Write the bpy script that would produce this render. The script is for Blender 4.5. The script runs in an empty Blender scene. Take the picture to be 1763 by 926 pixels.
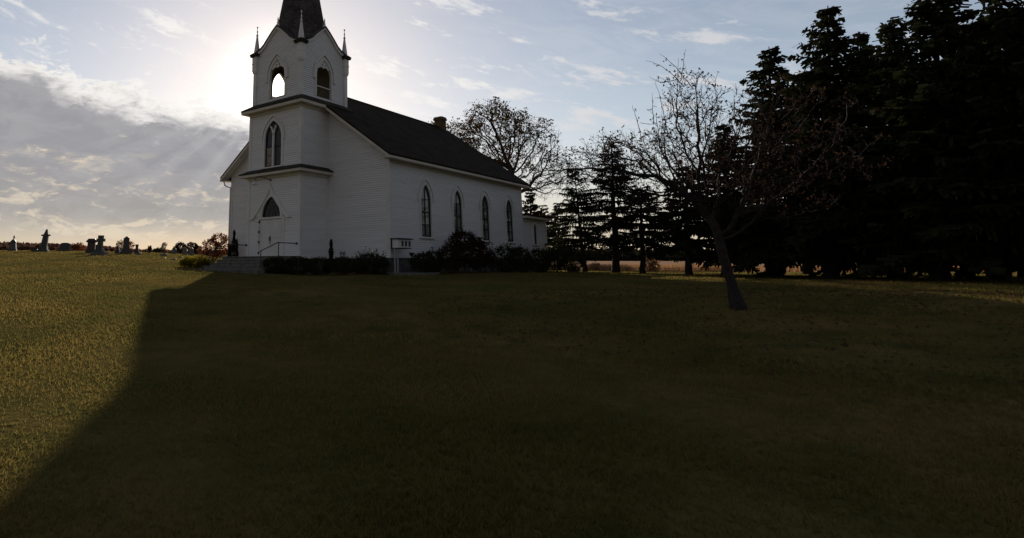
import bpy, bmesh, math, random
import numpy as np
from mathutils import Vector, Matrix, kdtree
from mathutils.geometry import tessellate_polygon
PI = math.pi
rad = math.radians
scene = bpy.context.scene
COL = scene.collection

# ------------------------------------------------------------------ camera
# Axes of the place: x along the church front, y along its nave, z up, zero at eye height.
FPX, PITCH, ROLL, YAW = 1035.86, 11.055, 0.182, 40.229
CAM = np.array([24.07, -24.287, 0.0])
def _axes():
    a, t, q = rad(YAW), rad(PITCH), rad(ROLL)
    R = np.array([math.cos(a), math.sin(a), 0]); F0 = np.array([-math.sin(a), math.cos(a), 0]); U0 = np.array([0, 0, 1.0])
    F = F0*math.cos(t) + U0*math.sin(t); U = -F0*math.sin(t) + U0*math.cos(t)
    return R*math.cos(q) - U*math.sin(q), R*math.sin(q) + U*math.cos(q), F
AR, AU, AF = _axes()
HEAD = np.array([-math.sin(rad(YAW)), math.cos(rad(YAW))])
SIDE = np.array([math.cos(rad(YAW)), math.sin(rad(YAW))])
def ray(px, py):
    return AF + AR*(px-600)/FPX + AU*(253-py)/FPX
def at(px, py, r):
    """the point r metres away (horizontally) that the photograph shows at px, py"""
    d = ray(px, py); t = r/math.hypot(d[0], d[1]); return CAM + d*t
def on_plane(px, py, axis, val):
    d = ray(px, py); t = (val-CAM[axis])/d[axis]; return CAM + d*t

cam_d = bpy.data.cameras.new('camera'); cam = bpy.data.objects.new('camera', cam_d); COL.objects.link(cam)
scene.camera = cam
cam_d.sensor_width = 36; cam_d.sensor_fit = 'HORIZONTAL'
cam_d.lens = FPX/1763*36
cam_d.shift_x = (881.5-600)/1763; cam_d.shift_y = -(462.5-253)/1763
cam_d.clip_start = 0.1; cam_d.clip_end = 9000
M = Matrix(((AR[0], AU[0], -AF[0], CAM[0]), (AR[1], AU[1], -AF[1], CAM[1]), (AR[2], AU[2], -AF[2], CAM[2]), (0, 0, 0, 1)))
cam.matrix_world = M
SUN = ray(481, 146); SUN = SUN/np.linalg.norm(SUN)
SUN_EL = math.asin(SUN[2])

# ------------------------------------------------------------------ terrain
def zray(px, py, r):
    return at(px, py, r)[2]
def az_of_px(px):
    d = ray(px, 455); return math.degrees(math.atan2(d[0]*SIDE[0]+d[1]*SIDE[1], d[0]*HEAD[0]+d[1]*HEAD[1]))
_prof = {   # photo column -> (distance, photo row of the ground there)
    -60: [(18, 506), (26, 475), (34, 459), (45, 444), (58, 433), (72, 430.5), (95, 431.5), (150, 436), (700, 441), (4000, 444)],
    150: [(18, 506), (26, 475), (34, 460), (45, 445.5), (55, 437.5), (66, 432.5), (90, 433), (150, 437), (700, 441), (4000, 444)],
    300: [(18, 506), (26, 477), (34, 463), (45, 443.5), (58, 437), (75, 435.3), (100, 436), (150, 439), (700, 443), (4000, 445)],
    400: [(18, 506), (26, 480), (33, 463), (42, 459), (60, 449), (80, 445), (120, 444), (700, 444), (4000, 446)],
    640: [(18, 506), (25, 480), (31, 465.5), (45, 461), (70, 455), (120, 453), (700, 448), (4000, 448)],
    900: [(18, 506), (26, 482), (34, 469), (45, 465.5), (60, 464), (120, 459), (500, 450), (4000, 448)],
    1200: [(18, 507), (26, 488), (34, 477), (47, 469.5), (60, 467), (120, 461), (500, 450), (4000, 448)],
    1763: [(18, 507), (26, 490), (34, 480), (47, 472), (60, 468), (120, 462), (500, 451), (4000, 449)],
}
NR_, NA_ = 260, 240
RS = np.geomspace(1.0, 6000, NR_)
AZ = np.linspace(-180, 180, NA_+1)[:-1]
def _build_terrain():
    keys = sorted(_prof); kaz = [az_of_px(k) for k in keys]
    rows = []
    for k in keys:
        pts = [(1.0, -1.6), (6, -1.36), (11, -1.16)] + [(r, zray(k, y, r)) for r, y in _prof[k]] + [(6000, zray(k, _prof[k][-1][1], 4000)+2)]
        rows.append(np.interp(np.log(RS), np.log([p[0] for p in pts]), [p[1] for p in pts]))
    rear = np.interp(np.log(RS), np.log([1, 11, 40, 100, 6000]), [-1.6, -1.8, -2.2, -2.6, -4])
    A = [-180, -95] + kaz + [100, 180]
    rows = [rear, rear] + rows + [rear, rear]
    rows = np.array(rows)
    Z = np.empty((NA_, NR_))
    for j in range(NR_):
        Z[:, j] = np.interp(AZ, A, rows[:, j])
    for _ in range(4):
        Zp = np.pad(Z, ((0, 0), (2, 2)), mode='edge')
        Z = (Zp[:, :-4]+Zp[:, 1:-3]+Zp[:, 2:-2]+Zp[:, 3:-1]+Zp[:, 4:])/5
        Z = (np.roll(Z, 1, 0)+Z+np.roll(Z, -1, 0))/3
    return Z
ZT = _build_terrain()
def G(x, y):
    """height of the ground"""
    x = np.asarray(x, float); y = np.asarray(y, float)
    dx, dy = x-CAM[0], y-CAM[1]
    r = np.clip(np.hypot(dx, dy), 1.0, 5990)
    az = np.degrees(np.arctan2(dx*SIDE[0]+dy*SIDE[1], dx*HEAD[0]+dy*HEAD[1]))
    fa = (az+180)/360*NA_; ia = np.floor(fa).astype(int); ta = fa-ia; ia %= NA_; ib = (ia+1) % NA_
    fr = np.log(r)/math.log(6000)*(NR_-1); ir = np.clip(np.floor(fr).astype(int), 0, NR_-2); tr = fr-ir
    return (ZT[ia, ir]*(1-ta)+ZT[ib, ir]*ta)*(1-tr) + (ZT[ia, ir+1]*(1-ta)+ZT[ib, ir+1]*ta)*tr
def gpt(px, r, dz=0.0):
    p = at(px, 455, r); return Vector((p[0], p[1], float(G(p[0], p[1]))+dz))

# ------------------------------------------------------------------ materials
def new_mat(name):
    m = bpy.data.materials.new(name); m.use_nodes = True
    nt = m.node_tree; b = nt.nodes['Principled BSDF']; return m, nt, b
def noise_mix(nt, c1, c2, scale, detail=4, lo=.35, hi=.65, coord='Object', stretch=None):
    tc = nt.nodes.new('ShaderNodeTexCoord'); src = tc.outputs[coord]
    if stretch:
        mp = nt.nodes.new('ShaderNodeMapping'); mp.inputs['Scale'].default_value = stretch; nt.links.new(src, mp.inputs[0]); src = mp.outputs[0]
    n = nt.nodes.new('ShaderNodeTexNoise'); n.inputs['Scale'].default_value = scale; n.inputs['Detail'].default_value = detail
    nt.links.new(src, n.inputs['Vector'])
    r = nt.nodes.new('ShaderNodeMapRange'); r.inputs[1].default_value = lo; r.inputs[2].default_value = hi
    nt.links.new(n.outputs['Fac'], r.inputs[0])
    mx = nt.nodes.new('ShaderNodeMix'); mx.data_type = 'RGBA'
    def put(i, c):
        if isinstance(c, tuple): mx.inputs[i].default_value = c+(1,)
        else: nt.links.new(c, mx.inputs[i])
    put(6, c1); put(7, c2)
    nt.links.new(r.outputs[0], mx.inputs[0])
    return mx.outputs[2], n.outputs['Fac'], src
def add_bump(nt, b, height, strength=.3, dist=.02):
    bp = nt.nodes.new('ShaderNodeBump'); bp.inputs['Strength'].default_value = strength; bp.inputs['Distance'].default_value = dist
    nt.links.new(height, bp.inputs['Height']); nt.links.new(bp.outputs[0], b.inputs['Normal'])
def mat(name, c1, c2=None, scale=3, rough=.8, bump=.2, bdist=.01, spec=.3, metal=0, detail=5, stretch=None):
    m, nt, b = new_mat(name)
    b.inputs['Roughness'].default_value = rough; b.inputs['Specular IOR Level'].default_value = spec; b.inputs['Metallic'].default_value = metal
    col, fac, _ = noise_mix(nt, c1, c2 or tuple(v*.8 for v in c1), scale, detail, stretch=stretch)
    nt.links.new(col, b.inputs['Base Color'])
    if bump: add_bump(nt, b, fac, bump, bdist)
    return m
def leaf_mat(name, c1, c2, scale=2.0, trans=.45, tcol=None):
    m = bpy.data.materials.new(name); m.use_nodes = True; nt = m.node_tree
    nt.nodes.remove(nt.nodes['Principled BSDF']); out = nt.nodes['Material Output']
    col, _, _ = noise_mix(nt, c1, c2, scale, 3)
    d = nt.nodes.new('ShaderNodeBsdfDiffuse'); t = nt.nodes.new('ShaderNodeBsdfTranslucent'); mx = nt.nodes.new('ShaderNodeMixShader')
    nt.links.new(col, d.inputs[0]); nt.links.new(col, t.inputs[0])
    mx.inputs[0].default_value = trans
    nt.links.new(d.outputs[0], mx.inputs[1]); nt.links.new(t.outputs[0], mx.inputs[2]); nt.links.new(mx.outputs[0], out.inputs[0])
    return m
def shingle_mat(name, c1, c2, bw, bh, vertical=False):
    m, nt, b = new_mat(name)
    tc = nt.nodes.new('ShaderNodeTexCoord')
    col, fac, _ = noise_mix(nt, c1, c2, 1.3, 6)
    col2, fac2, _ = noise_mix(nt, col, tuple(v*1.9 for v in c1), 14, 3, .5, .8)
    sx = nt.nodes.new('ShaderNodeSeparateXYZ'); nt.links.new(tc.outputs['Object'], sx.inputs[0])
    ad = nt.nodes.new('ShaderNodeMath'); ad.operation = 'ADD'; nt.links.new(sx.outputs[0], ad.inputs[0]); nt.links.new(sx.outputs[1], ad.inputs[1])
    cb = nt.nodes.new('ShaderNodeCombineXYZ'); nt.links.new(ad.outputs[0] if vertical else sx.outputs[1], cb.inputs[0]); nt.links.new(sx.outputs[2], cb.inputs[1])
    br = nt.nodes.new('ShaderNodeTexBrick'); br.inputs['Scale'].default_value = 1; br.inputs['Brick Width'].default_value = bw; br.inputs['Row Height'].default_value = bh
    br.inputs['Mortar Size'].default_value = .012; br.inputs['Color1'].default_value = (1, 1, 1, 1); br.inputs['Color2'].default_value = (.55, .55, .55, 1); br.inputs['Mortar'].default_value = (0, 0, 0, 1)
    nt.links.new(cb.outputs[0], br.inputs['Vector'])
    mu = nt.nodes.new('ShaderNodeMix'); mu.data_type = 'RGBA'; mu.blend_type = 'MULTIPLY'; mu.inputs[0].default_value = .8
    nt.links.new(col2, mu.inputs[6]); nt.links.new(br.outputs['Color'], mu.inputs[7])
    nt.links.new(mu.outputs[2], b.inputs['Base Color'])
    b.inputs['Roughness'].default_value = .95; b.inputs['Specular IOR Level'].default_value = .08
    add_bump(nt, b, br.outputs['Color'], .5, .02)
    return m
def glass_mat(name, tint=.55):
    m = bpy.data.materials.new(name); m.use_nodes = True; nt = m.node_tree
    nt.nodes.remove(nt.nodes['Principled BSDF']); out = nt.nodes['Material Output']
    tr = nt.nodes.new('ShaderNodeBsdfTransparent'); tr.inputs[0].default_value = (tint, tint*1.03, tint*1.02, 1)
    gl = nt.nodes.new('ShaderNodeBsdfGlossy'); gl.inputs['Roughness'].default_value = .03
    tc = nt.nodes.new('ShaderNodeTexCoord'); n = nt.nodes.new('ShaderNodeTexNoise'); n.inputs['Scale'].default_value = 2.2; nt.links.new(tc.outputs['Object'], n.inputs['Vector'])
    bp = nt.nodes.new('ShaderNodeBump'); bp.inputs['Strength'].default_value = .12; bp.inputs['Distance'].default_value = .02; nt.links.new(n.outputs['Fac'], bp.inputs['Height']); nt.links.new(bp.outputs[0], gl.inputs['Normal'])
    fr = nt.nodes.new('ShaderNodeFresnel'); fr.inputs[0].default_value = 1.55
    mx = nt.nodes.new('ShaderNodeMixShader'); nt.links.new(fr.outputs[0], mx.inputs[0]); nt.links.new(tr.outputs[0], mx.inputs[1]); nt.links.new(gl.outputs[0], mx.inputs[2])
    nt.links.new(mx.outputs[0], out.inputs[0])
    return m

MT = {}
MT['siding'] = mat('siding_paint', (.78, .768, .75), (.71, .695, .67), .9, .55, .08, .004, .3, stretch=(.35, .35, 6.5))
MT['trim'] = mat('trim_paint', (.78, .76, .72), (.70, .67, .62), 1.5, .5, .06, .003, .3)
MT['cream'] = mat('cornice_paint', (.66, .60, .50), (.56, .51, .42), 1.6, .6, .06, .003, .3)
MT['roof'] = shingle_mat('roof_shingles', (.052, .037, .022), (.018, .015, .011), .33, .085)
MT['spire'] = shingle_mat('spire_shingles', (.13, .11, .105), (.06, .052, .05), .22, .14, True)
MT['skirt'] = shingle_mat('skirt_shingles', (.10, .088, .072), (.05, .047, .04), .25, .07, True)
MT['stone'] = mat('foundation_stone', (.17, .16, .15), (.09, .085, .08), 3, .9, .6, .03, .1)
MT['concrete'] = mat('concrete', (.20, .185, .165), (.12, .115, .10), 4, .85, .3, .008, .15)
MT['brickc'] = mat('chimney_brick', (.13, .092, .048), (.085, .06, .033), 7, .9, .5, .02, .1)
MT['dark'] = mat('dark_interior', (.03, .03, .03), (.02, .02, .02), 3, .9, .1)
MT['inner'] = mat('belfry_boards', (.42, .39, .30), (.32, .29, .22), 3, .8, .2)
MT['sash'] = mat('dark_sash_paint', (.03, .034, .034), (.022, .024, .024), 4, .6, .1)
MT['glass'] = glass_mat('window_glass', .9)
MT['curtain'] = mat('curtain_cloth', (.62, .66, .62), (.50, .53, .50), 2.5, .95, .1, stretch=(6, 6, .3))
MT['blind'] = leaf_mat('paper_blind', (.86, .72, .54), (.78, .63, .46), 2, .8)
MT['iron'] = mat('black_iron', (.02, .02, .021), (.03, .03, .03), 8, .5, .1, .003, .5)
MT['bronze'] = mat('bell_bronze', (.16, .12, .07), (.10, .08, .05), 5, .4, .1, .003, .5, .9)
MT['lampw'] = mat('lamp_enamel', (.62, .61, .58), (.55, .54, .5), 5, .35, .05)
MT['post_grey'] = mat('weathered_pipe_paint', (.42, .42, .41), (.32, .32, .31), 6, .6, .1)
MT['granite'] = mat('grey_granite', (.065, .07, .065), (.042, .044, .042), 9, .6, .2, .006)
MT['granite_dark'] = mat('dark_granite', (.05, .042, .042), (.03, .028, .028), 9, .5, .2, .006)
MT['granite_red'] = mat('red_granite', (.08, .042, .036), (.05, .03, .028), 9, .5, .2, .006)
MT['marble'] = mat('weathered_marble', (.13, .13, .13), (.08, .08, .08), 5, .7, .2, .006)
MT['bark'] = mat('bark', (.050, .040, .034), (.030, .025, .022), 9, .95, .8, .03, .05, stretch=(1, 1, .3))
MT['bark_pale'] = mat('apple_bark', (.050, .036, .034), (.026, .02, .019), 12, .9, .6, .02, .08)
MT['oak_leaf'] = leaf_mat('oak_leaf', (.055, .042, .018), (.085, .050, .018), 1.2, .35)
MT['apple_leaf'] = leaf_mat('apple_leaf', (.045, .032, .020), (.055, .028, .020), 6, .4)
MT['needle'] = leaf_mat('spruce_needles', (.020, .026, .014), (.034, .034, .016), 1.6, .15)
MT['shrub_dark'] = leaf_mat('shrub_leaf', (.030, .036, .016), (.050, .046, .020), 3, .25)
MT['shrub_red'] = leaf_mat('red_leaf', (.24, .070, .034), (.12, .055, .026), 3, .45)
MT['shrub_wine'] = leaf_mat('wine_leaf', (.055, .026, .016), (.036, .028, .014), 3, .3)
MT['shrub_gold'] = leaf_mat('gold_leaf', (.32, .24, .03), (.16, .14, .025), 3, .5)
MT['arbor'] = leaf_mat('arborvitae_leaf', (.018, .024, .012), (.026, .032, .014), 4, .15)
MT['woods'] = leaf_mat('far_wood_leaf', (.17, .080, .060), (.11, .065, .05), .02, .3)
MT['woods_dark'] = leaf_mat('far_wood_dark_leaf', (.032, .034, .022), (.040, .034, .022), .03, .2)
MT['litter'] = leaf_mat('fallen_leaf', (.14, .085, .045), (.09, .055, .03), 9, .3)
MT['tan'] = leaf_mat('dry_grass', (.42, .24, .12), (.30, .18, .10), .8, .4)
MT['blade'] = leaf_mat('lawn_blade', (.100, .094, .026), (.20, .145, .046), .35, .64)

# ground: mottled lawn, drier patches in the open, a little bare soil
def ground_mat():
    m, nt, b = new_mat('lawn')
    c, f, _ = noise_mix(nt, (.080, .076, .024), (.160, .112, .040), .22, 8, .38, .62, stretch=(1, 1, 1))
    c2, f2, _ = noise_mix(nt, c, (.050, .056, .018), 1.6, 5, .45, .75)
    c3, f3, _ = noise_mix(nt, c2, (.18, .13, .055), 9, 3, .60, .85)
    nt.links.new(c3, b.inputs['Base Color']); b.inputs['Roughness'].default_value = 1; b.inputs['Specular IOR Level'].default_value = 0
    add_bump(nt, b, f3, .7, .05)
    return m
MT['ground'] = ground_mat()
MT['field'] = mat('stubble_field', (.30, .17, .10), (.21, .125, .075), .35, 1, .4, .05, .02, stretch=(1, 1, 1))
MT['gravel'] = mat('worn_gravel', (.15, .14, .115), (.085, .085, .045), 2.2, 1, .6, .03, .05)

# ------------------------------------------------------------------ object helpers
ROOT_LOC = {}
def tag(o, label=None, cat=None, group=None, kind=None):
    if label: o['label'] = label
    if cat: o['category'] = cat
    if group: o['group'] = group
    if kind: o['kind'] = kind
    return o
def thing(name, loc, label, cat, group=None):
    o = bpy.data.objects.new(name, None); COL.objects.link(o); o.location = loc; o.empty_display_size = .3
    ROOT_LOC[o.name] = Vector(loc)
    return tag(o, label, cat, group)
def offset_of(parent):
    while parent is not None:
        if parent.name in ROOT_LOC: return ROOT_LOC[parent.name]
        parent = parent.parent
    return Vector((0, 0, 0))
class MB:
    def __init__(s): s.v = []; s.f = []; s.sm = []
    def add(s, vs, fs, smooth=False):
        k = len(s.v); s.v += [tuple(v) for v in vs]; s.f += [tuple(i+k for i in f) for f in fs]; s.sm += [smooth]*len(fs)
    def box(s, a, b):
        x0, y0, z0 = (min(a[i], b[i]) for i in range(3)); x1, y1, z1 = (max(a[i], b[i]) for i in range(3))
        s.add([(x0, y0, z0), (x1, y0, z0), (x1, y1, z0), (x0, y1, z0), (x0, y0, z1), (x1, y0, z1), (x1, y1, z1), (x0, y1, z1)],
              [(0, 3, 2, 1), (4, 5, 6, 7), (0, 1, 5, 4), (1, 2, 6, 5), (2, 3, 7, 6), (3, 0, 4, 7)])
    def obox(s, fr, u0, u1, v0, v1, n0, n1):
        P = [fr(u, v, n) for n in (n0, n1) for u, v in ((u0, v0), (u1, v0), (u1, v1), (u0, v1))]
        s.add(P, [(0, 3, 2, 1), (4, 5, 6, 7), (0, 1, 5, 4), (1, 2, 6, 5), (2, 3, 7, 6), (3, 0, 4, 7)])
    def prism(s, poly, fr, n0, n1):
        k = len(poly)
        P = [fr(u, v, n0) for u, v in poly] + [fr(u, v, n1) for u, v in poly]
        tris = tessellate_polygon([[Vector((u, v, 0)) for u, v in poly]])
        fs = [tuple(t) for t in tris] + [tuple(i+k for i in reversed(t)) for t in tris]
        fs += [(i, (i+1) % k, (i+1) % k+k, i+k) for i in range(k)]
        s.add(P, fs)
    def ring(s, outer, inner, fr, n0, n1, closed=True):
        k = len(outer)
        P = [fr(u, v, n) for n in (n0, n1) for pts in (outer, inner) for u, v in pts]
        fs = []
        for i in range(k if closed else k-1):
            j = (i+1) % k
            fs += [(i, j, j+k, i+k), (i+2*k, i+3*k, j+3*k, j+2*k), (i, i+2*k, j+2*k, j), (i+k, j+k, j+3*k, i+3*k)]
        if not closed:
            fs += [(0, k, 3*k, 2*k), (k-1, 3*k-1, 4*k-1, 2*k-1)]
        s.add(P, fs)
    def tube(s, pts, rads, n=8, cap=True, smooth=True):
        pts = [Vector(p) for p in pts]
        if not hasattr(rads, '__len__'): rads = [rads]*len(pts)
        k = len(pts); V = []
        prev = None
        for i, p in enumerate(pts):
            t = (pts[min(i+1, k-1)]-pts[max(i-1, 0)])
            if t.length < 1e-9: t = Vector((0, 0, 1))
            t.normalize()
            if prev is None:
                a = Vector((1, 0, 0)) if abs(t.x) < .8 else Vector((0, 1, 0))
            else: a = prev
            b1 = (a-t*a.dot(t))
            if b1.length < 1e-6: b1 = t.orthogonal()
            b1.normalize(); b2 = t.cross(b1); prev = b1
            for j in range(n):
                w = 2*PI*j/n; V.append(p+(b1*math.cos(w)+b2*math.sin(w))*rads[i])
        fs = [(i*n+j, i*n+(j+1) % n, (i+1)*n+(j+1) % n, (i+1)*n+j) for i in range(k-1) for j in range(n)]
        s.add(V, fs, smooth)
        if cap:
            s.add([V[j] for j in range(n)], [tuple(range(n-1, -1, -1))]); s.add([V[(k-1)*n+j] for j in range(n)], [tuple(range(n))])
    def lathe(s, c, prof, n=16, smooth=True):
        V = [(c[0]+r*math.cos(2*PI*j/n), c[1]+r*math.sin(2*PI*j/n), c[2]+z) for r, z in prof for j in range(n)]
        fs = [(i*n+j, i*n+(j+1) % n, (i+1)*n+(j+1) % n, (i+1)*n+j) for i in range(len(prof)-1) for j in range(n)]
        fs += [tuple(range(n-1, -1, -1)), tuple((len(prof)-1)*n+j for j in range(n))]
        s.add(V, fs, smooth)
    def frustum(s, fr, w0, d0, w1, d1, z0, z1):
        P = [fr(sx*w/2, z, sy*d/2) for w, d, z in ((w0, d0, z0), (w1, d1, z1)) for sx, sy in ((-1, -1), (1, -1), (1, 1), (-1, 1))]
        s.add(P, [(0, 3, 2, 1), (4, 5, 6, 7), (0, 1, 5, 4), (1, 2, 6, 5), (2, 3, 7, 6), (3, 0, 4, 7)])
    def build(s, name, m, parent=None, bevel=0, merge=False):
        me = bpy.data.meshes.new(name); off = offset_of(parent)
        me.from_pydata([(v[0]-off.x, v[1]-off.y, v[2]-off.z) for v in s.v], [], s.f)
        me.materials.append(m)
        if any(s.sm): me.polygons.foreach_set('use_smooth', s.sm)
        bm = bmesh.new(); bm.from_mesh(me)
        if merge: bmesh.ops.remove_doubles(bm, verts=bm.verts, dist=1e-4)
        bmesh.ops.recalc_face_normals(bm, faces=bm.faces)
        bm.to_mesh(me); bm.free()
        o = bpy.data.objects.new(name, me); COL.objects.link(o)
        if parent is not None: o.parent = parent
        if bevel:
            bv = o.modifiers.new('bevel', 'BEVEL'); bv.width = bevel; bv.segments = 2; bv.limit_method = 'ANGLE'
        return o
def frame(O, U, N):
    O, U, N = Vector(O), Vector(U), Vector(N)
    return lambda u, v, n: O + U*u + Vector((0, 0, v)) + N*n
def raw_mesh(name, V, Fc, m, parent=None, loc=None):
    """big mesh from numpy arrays: V (n,3), Fc (m,k)"""
    off = offset_of(parent)
    V = np.asarray(V, np.float32)-np.array([off.x, off.y, off.z], np.float32)
    Fc = np.asarray(Fc, np.int32); k = Fc.shape[1]
    me = bpy.data.meshes.new(name); me.vertices.add(len(V)); me.vertices.foreach_set('co', V.ravel())
    me.loops.add(Fc.size); me.loops.foreach_set('vertex_index', Fc.ravel())
    me.polygons.add(len(Fc)); me.polygons.foreach_set('loop_start', np.arange(0, Fc.size, k, dtype=np.int32))
    me.update(calc_edges=True); me.materials.append(m)
    o = bpy.data.objects.new(name, me); COL.objects.link(o)
    if parent is not None: o.parent = parent
    return o
def quads(C, A, B):
    """quads with centres C and half axes A, B (all n,3)"""
    n = len(C); V = np.stack([C-A-B, C+A-B, C+A+B, C-A+B], 1).reshape(-1, 3)
    return V, np.arange(4*n).reshape(n, 4)
def leaf_quads(C, A, B):
    """leaf shaped (rhombic) faces: tip, side, stem, side"""
    n = len(C); V = np.stack([C-A, C-B*.9+A*.1, C+A, C+B*.9+A*.1], 1).reshape(-1, 3)
    return V, np.arange(4*n).reshape(n, 4)
def rand_axes(n, rng, la, lb, flat=0.0):
    a = rng.normal(size=(n, 3)); a[:, 2] *= (1-flat); a /= np.linalg.norm(a, axis=1)[:, None]
    t = rng.normal(size=(n, 3)); b = np.cross(a, t); b /= np.linalg.norm(b, axis=1)[:, None]
    s = rng.uniform(.7, 1.3, n)[:, None]
    return a*la*s, b*lb*s

# ------------------------------------------------------------------ siding
COURSE, LAP = .115, .021
def siding(fr, outline, holes=()):
    """lapped clapboard sheet filling outline minus holes (2d u, v) on the plane of fr; every board is tilted geometry"""
    loops = [outline]+list(holes)
    pts = [p for l in loops for p in l]
    tris = tessellate_polygon([[Vector((u, v, 0)) for u, v in l] for l in loops])
    bm = bmesh.new(); vs = [bm.verts.new((u, v, 0)) for u, v in pts]
    for t in tris:
        try: bm.faces.new([vs[i] for i in t])
        except ValueError: pass
    z0 = .33; top = max(p[1] for p in outline); k = int((min(p[1] for p in outline)-z0)/COURSE)
    while z0+k*COURSE < top:
        for z in (z0+k*COURSE-.011, z0+k*COURSE):
            bmesh.ops.bisect_plane(bm, geom=bm.verts[:]+bm.edges[:]+bm.faces[:], dist=1e-6, plane_co=(0, z, 0), plane_no=(0, 1, 0))
        k += 1
    V = []
    bm.verts.index_update()
    for v in bm.verts:
        fz = ((v.co.y-z0)/COURSE) % 1.0
        if fz > 1-1e-4: fz = 0
        lim = 1-.011/COURSE
        off = LAP*(1-fz/lim) if fz <= lim+1e-4 else LAP*(fz-lim)/(1-lim)
        V.append(fr(v.co.x, v.co.y, off))
    F = [tuple(v.index for v in f.verts) for f in bm.faces]
    bm.free()
    mb = MB(); mb.add(V, F); return mb
def arch(cx, w, sill, spring, apex, n=9):
    a = w/2; h = apex-spring; R = (a*a+h*h)/(2*a)
    pts = [(cx-a, sill), (cx+a, sill)]
    th = math.atan2(h, R-a)      # angle spanned, from centre (a-R)
    for i in range(n+1):
        t = th*i/n; pts.append((cx+a-R+R*math.cos(t), spring+R*math.sin(t)))
    for i in range(n-1, -1, -1):
        t = th*i/n; pts.append((cx-a+R-R*math.cos(t), spring+R*math.sin(t)))
    return pts

# ================================================================== THE CHURCH
W2, L, T2, PF = 6.21, 15.45, 2.05, -2.143
ZB, ZE, ZR = .33, 5.34, 10.33      # siding base, roof edge, ridge
GZ = -.30
church = thing('church', (0, 0, GZ), 'white clapboard country church with a square belfry tower and dark shingled spire', 'church')
OE, OF = .46, .60
slope = (ZR-ZE)/(W2+OE)
zroof = lambda x: ZR-slope*abs(x)

F_front = frame((0, 0, 0), (1, 0, 0), (0, -1, 0))
F_right = frame((W2, 0, 0), (0, 1, 0), (1, 0, 0))
F_left = frame((-W2, 0, 0), (0, 1, 0), (-1, 0, 0))
F_rear = frame((0, L, 0), (1, 0, 0), (0, 1, 0))
F_tower = frame((0, PF, 0), (1, 0, 0), (0, -1, 0))
F_tr = frame((T2, 0, 0), (0, 1, 0), (1, 0, 0))
F_tl = frame((-T2, 0, 0), (0, 1, 0), (-1, 0, 0))
WIN_Y = [3.28, 6.65, 10.02, 13.39]
side_holes = [arch(y, 1.0, 1.43, 3.40, 4.25) for y in WIN_Y]
wall_top = zroof(W2)-.10
gable = [(-W2, ZB), (W2, ZB), (W2, wall_top), (0, ZR-.10), (-W2, wall_top)]
siding(F_front, gable).build('wall', MT['siding'], church)
siding(F_right, [(0, ZB), (L, ZB), (L, wall_top), (0, wall_top)], side_holes).build('wall', MT['siding'], church)
siding(F_left, [(0, ZB), (L, ZB), (L, wall_top), (0, wall_top)]).build('wall', MT['siding'], church)
siding(F_rear, gable).build('wall', MT['siding'], church)
# annex behind
AY = 19.42; AZT = 3.38
FA_r = frame((W2-.012, 0, 0), (0, 1, 0), (1, 0, 0)); FA_b = frame((0, AY, 0), (1, 0, 0), (0, 1, 0)); FA_l = frame((-W2+.012, 0, 0), (0, 1, 0), (-1, 0, 0))
annex_hole = arch(17.44, .52, 1.36, 2.35, 2.83)
siding(FA_r, [(L, ZB), (AY, ZB), (AY, AZT), (L, AZT)], [annex_hole]).build('annex_wall', MT['siding'], church)
siding(FA_b, [(-W2, ZB), (W2, ZB), (W2, AZT), (-W2, AZT)]).build('annex_wall', MT['siding'], church)
siding(FA_l, [(L, ZB), (AY, ZB), (AY, AZT), (L, AZT)]).build('annex_wall', MT['siding'], church)
# tower walls
DX = -.14
door_hole = [(DX-.92, .44), (DX+.92, .44), (DX+.92, 2.42), (DX-.92, 2.42)]
trans_hole = arch(-.12, 1.46, 2.52, 2.54, 3.62)
uwin_hole = arch(-.08, 1.34, 5.28, 6.84, 7.84)
siding(F_tower, [(-T2, ZB), (T2, ZB), (T2, 8.72), (-T2, 8.72)], [door_hole, trans_hole, uwin_hole]).build('tower_wall', MT['siding'], church)
siding(F_tr, [(PF, ZB), (1.6, ZB), (1.6, 8.72), (PF, 8.72)]).build('tower_wall', MT['siding'], church)
siding(F_tl, [(PF, ZB), (1.6, ZB), (1.6, 8.72), (PF, 8.72)], [arch(-.98, 1.36, 5.40, 6.80, 7.70)]).build('tower_wall', MT['siding'], church)
# foundation
mb = MB()
mb.box((-W2+.03, .03, GZ-.5), (W2-.03, L-.02, ZB-.004)); mb.box((-W2+.05, L, GZ-.5), (W2-.05, AY-.03, ZB-.006)); mb.box((-T2+.03, PF+.03, GZ-.5), (T2-.03, .02, ZB-.008))
mb.build('foundation', MT['stone'], church)
# corner boards and water table
def board(fr, u0, u1, v0, v1, n0=.0, n1=.04, name='corner_board', m='trim'):
    b = MB(); b.obox(fr, u0, u1, v0, v1, n0, n1); return b.build(name, MT[m], church)
cb = .15
board(F_front, W2-cb, W2+.042, ZB, wall_top-.02); board(F_front, -W2-.042, -W2+cb, ZB, wall_top-.02)
board(F_right, .0, cb, ZB, wall_top-.08, .0, .041); board(F_left, .0, cb, ZB, wall_top-.08, .0, .041)
board(F_right, L-cb, L, ZB, wall_top-.08)
board(FA_r, AY-cb, AY+.04, ZB, AZT-.02)
board(F_tower, T2-cb, T2+.042, ZB, 8.55); board(F_tower, -T2-.042, -T2+cb, ZB, 8.55)
board(F_tr, PF, PF+cb, ZB, 8.55, 0, .041); board(F_tl, PF, PF+cb, ZB, 8.55, 0, .041)
board(F_tr, -.13, -.005, ZB, 8.3)
b = MB()
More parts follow.
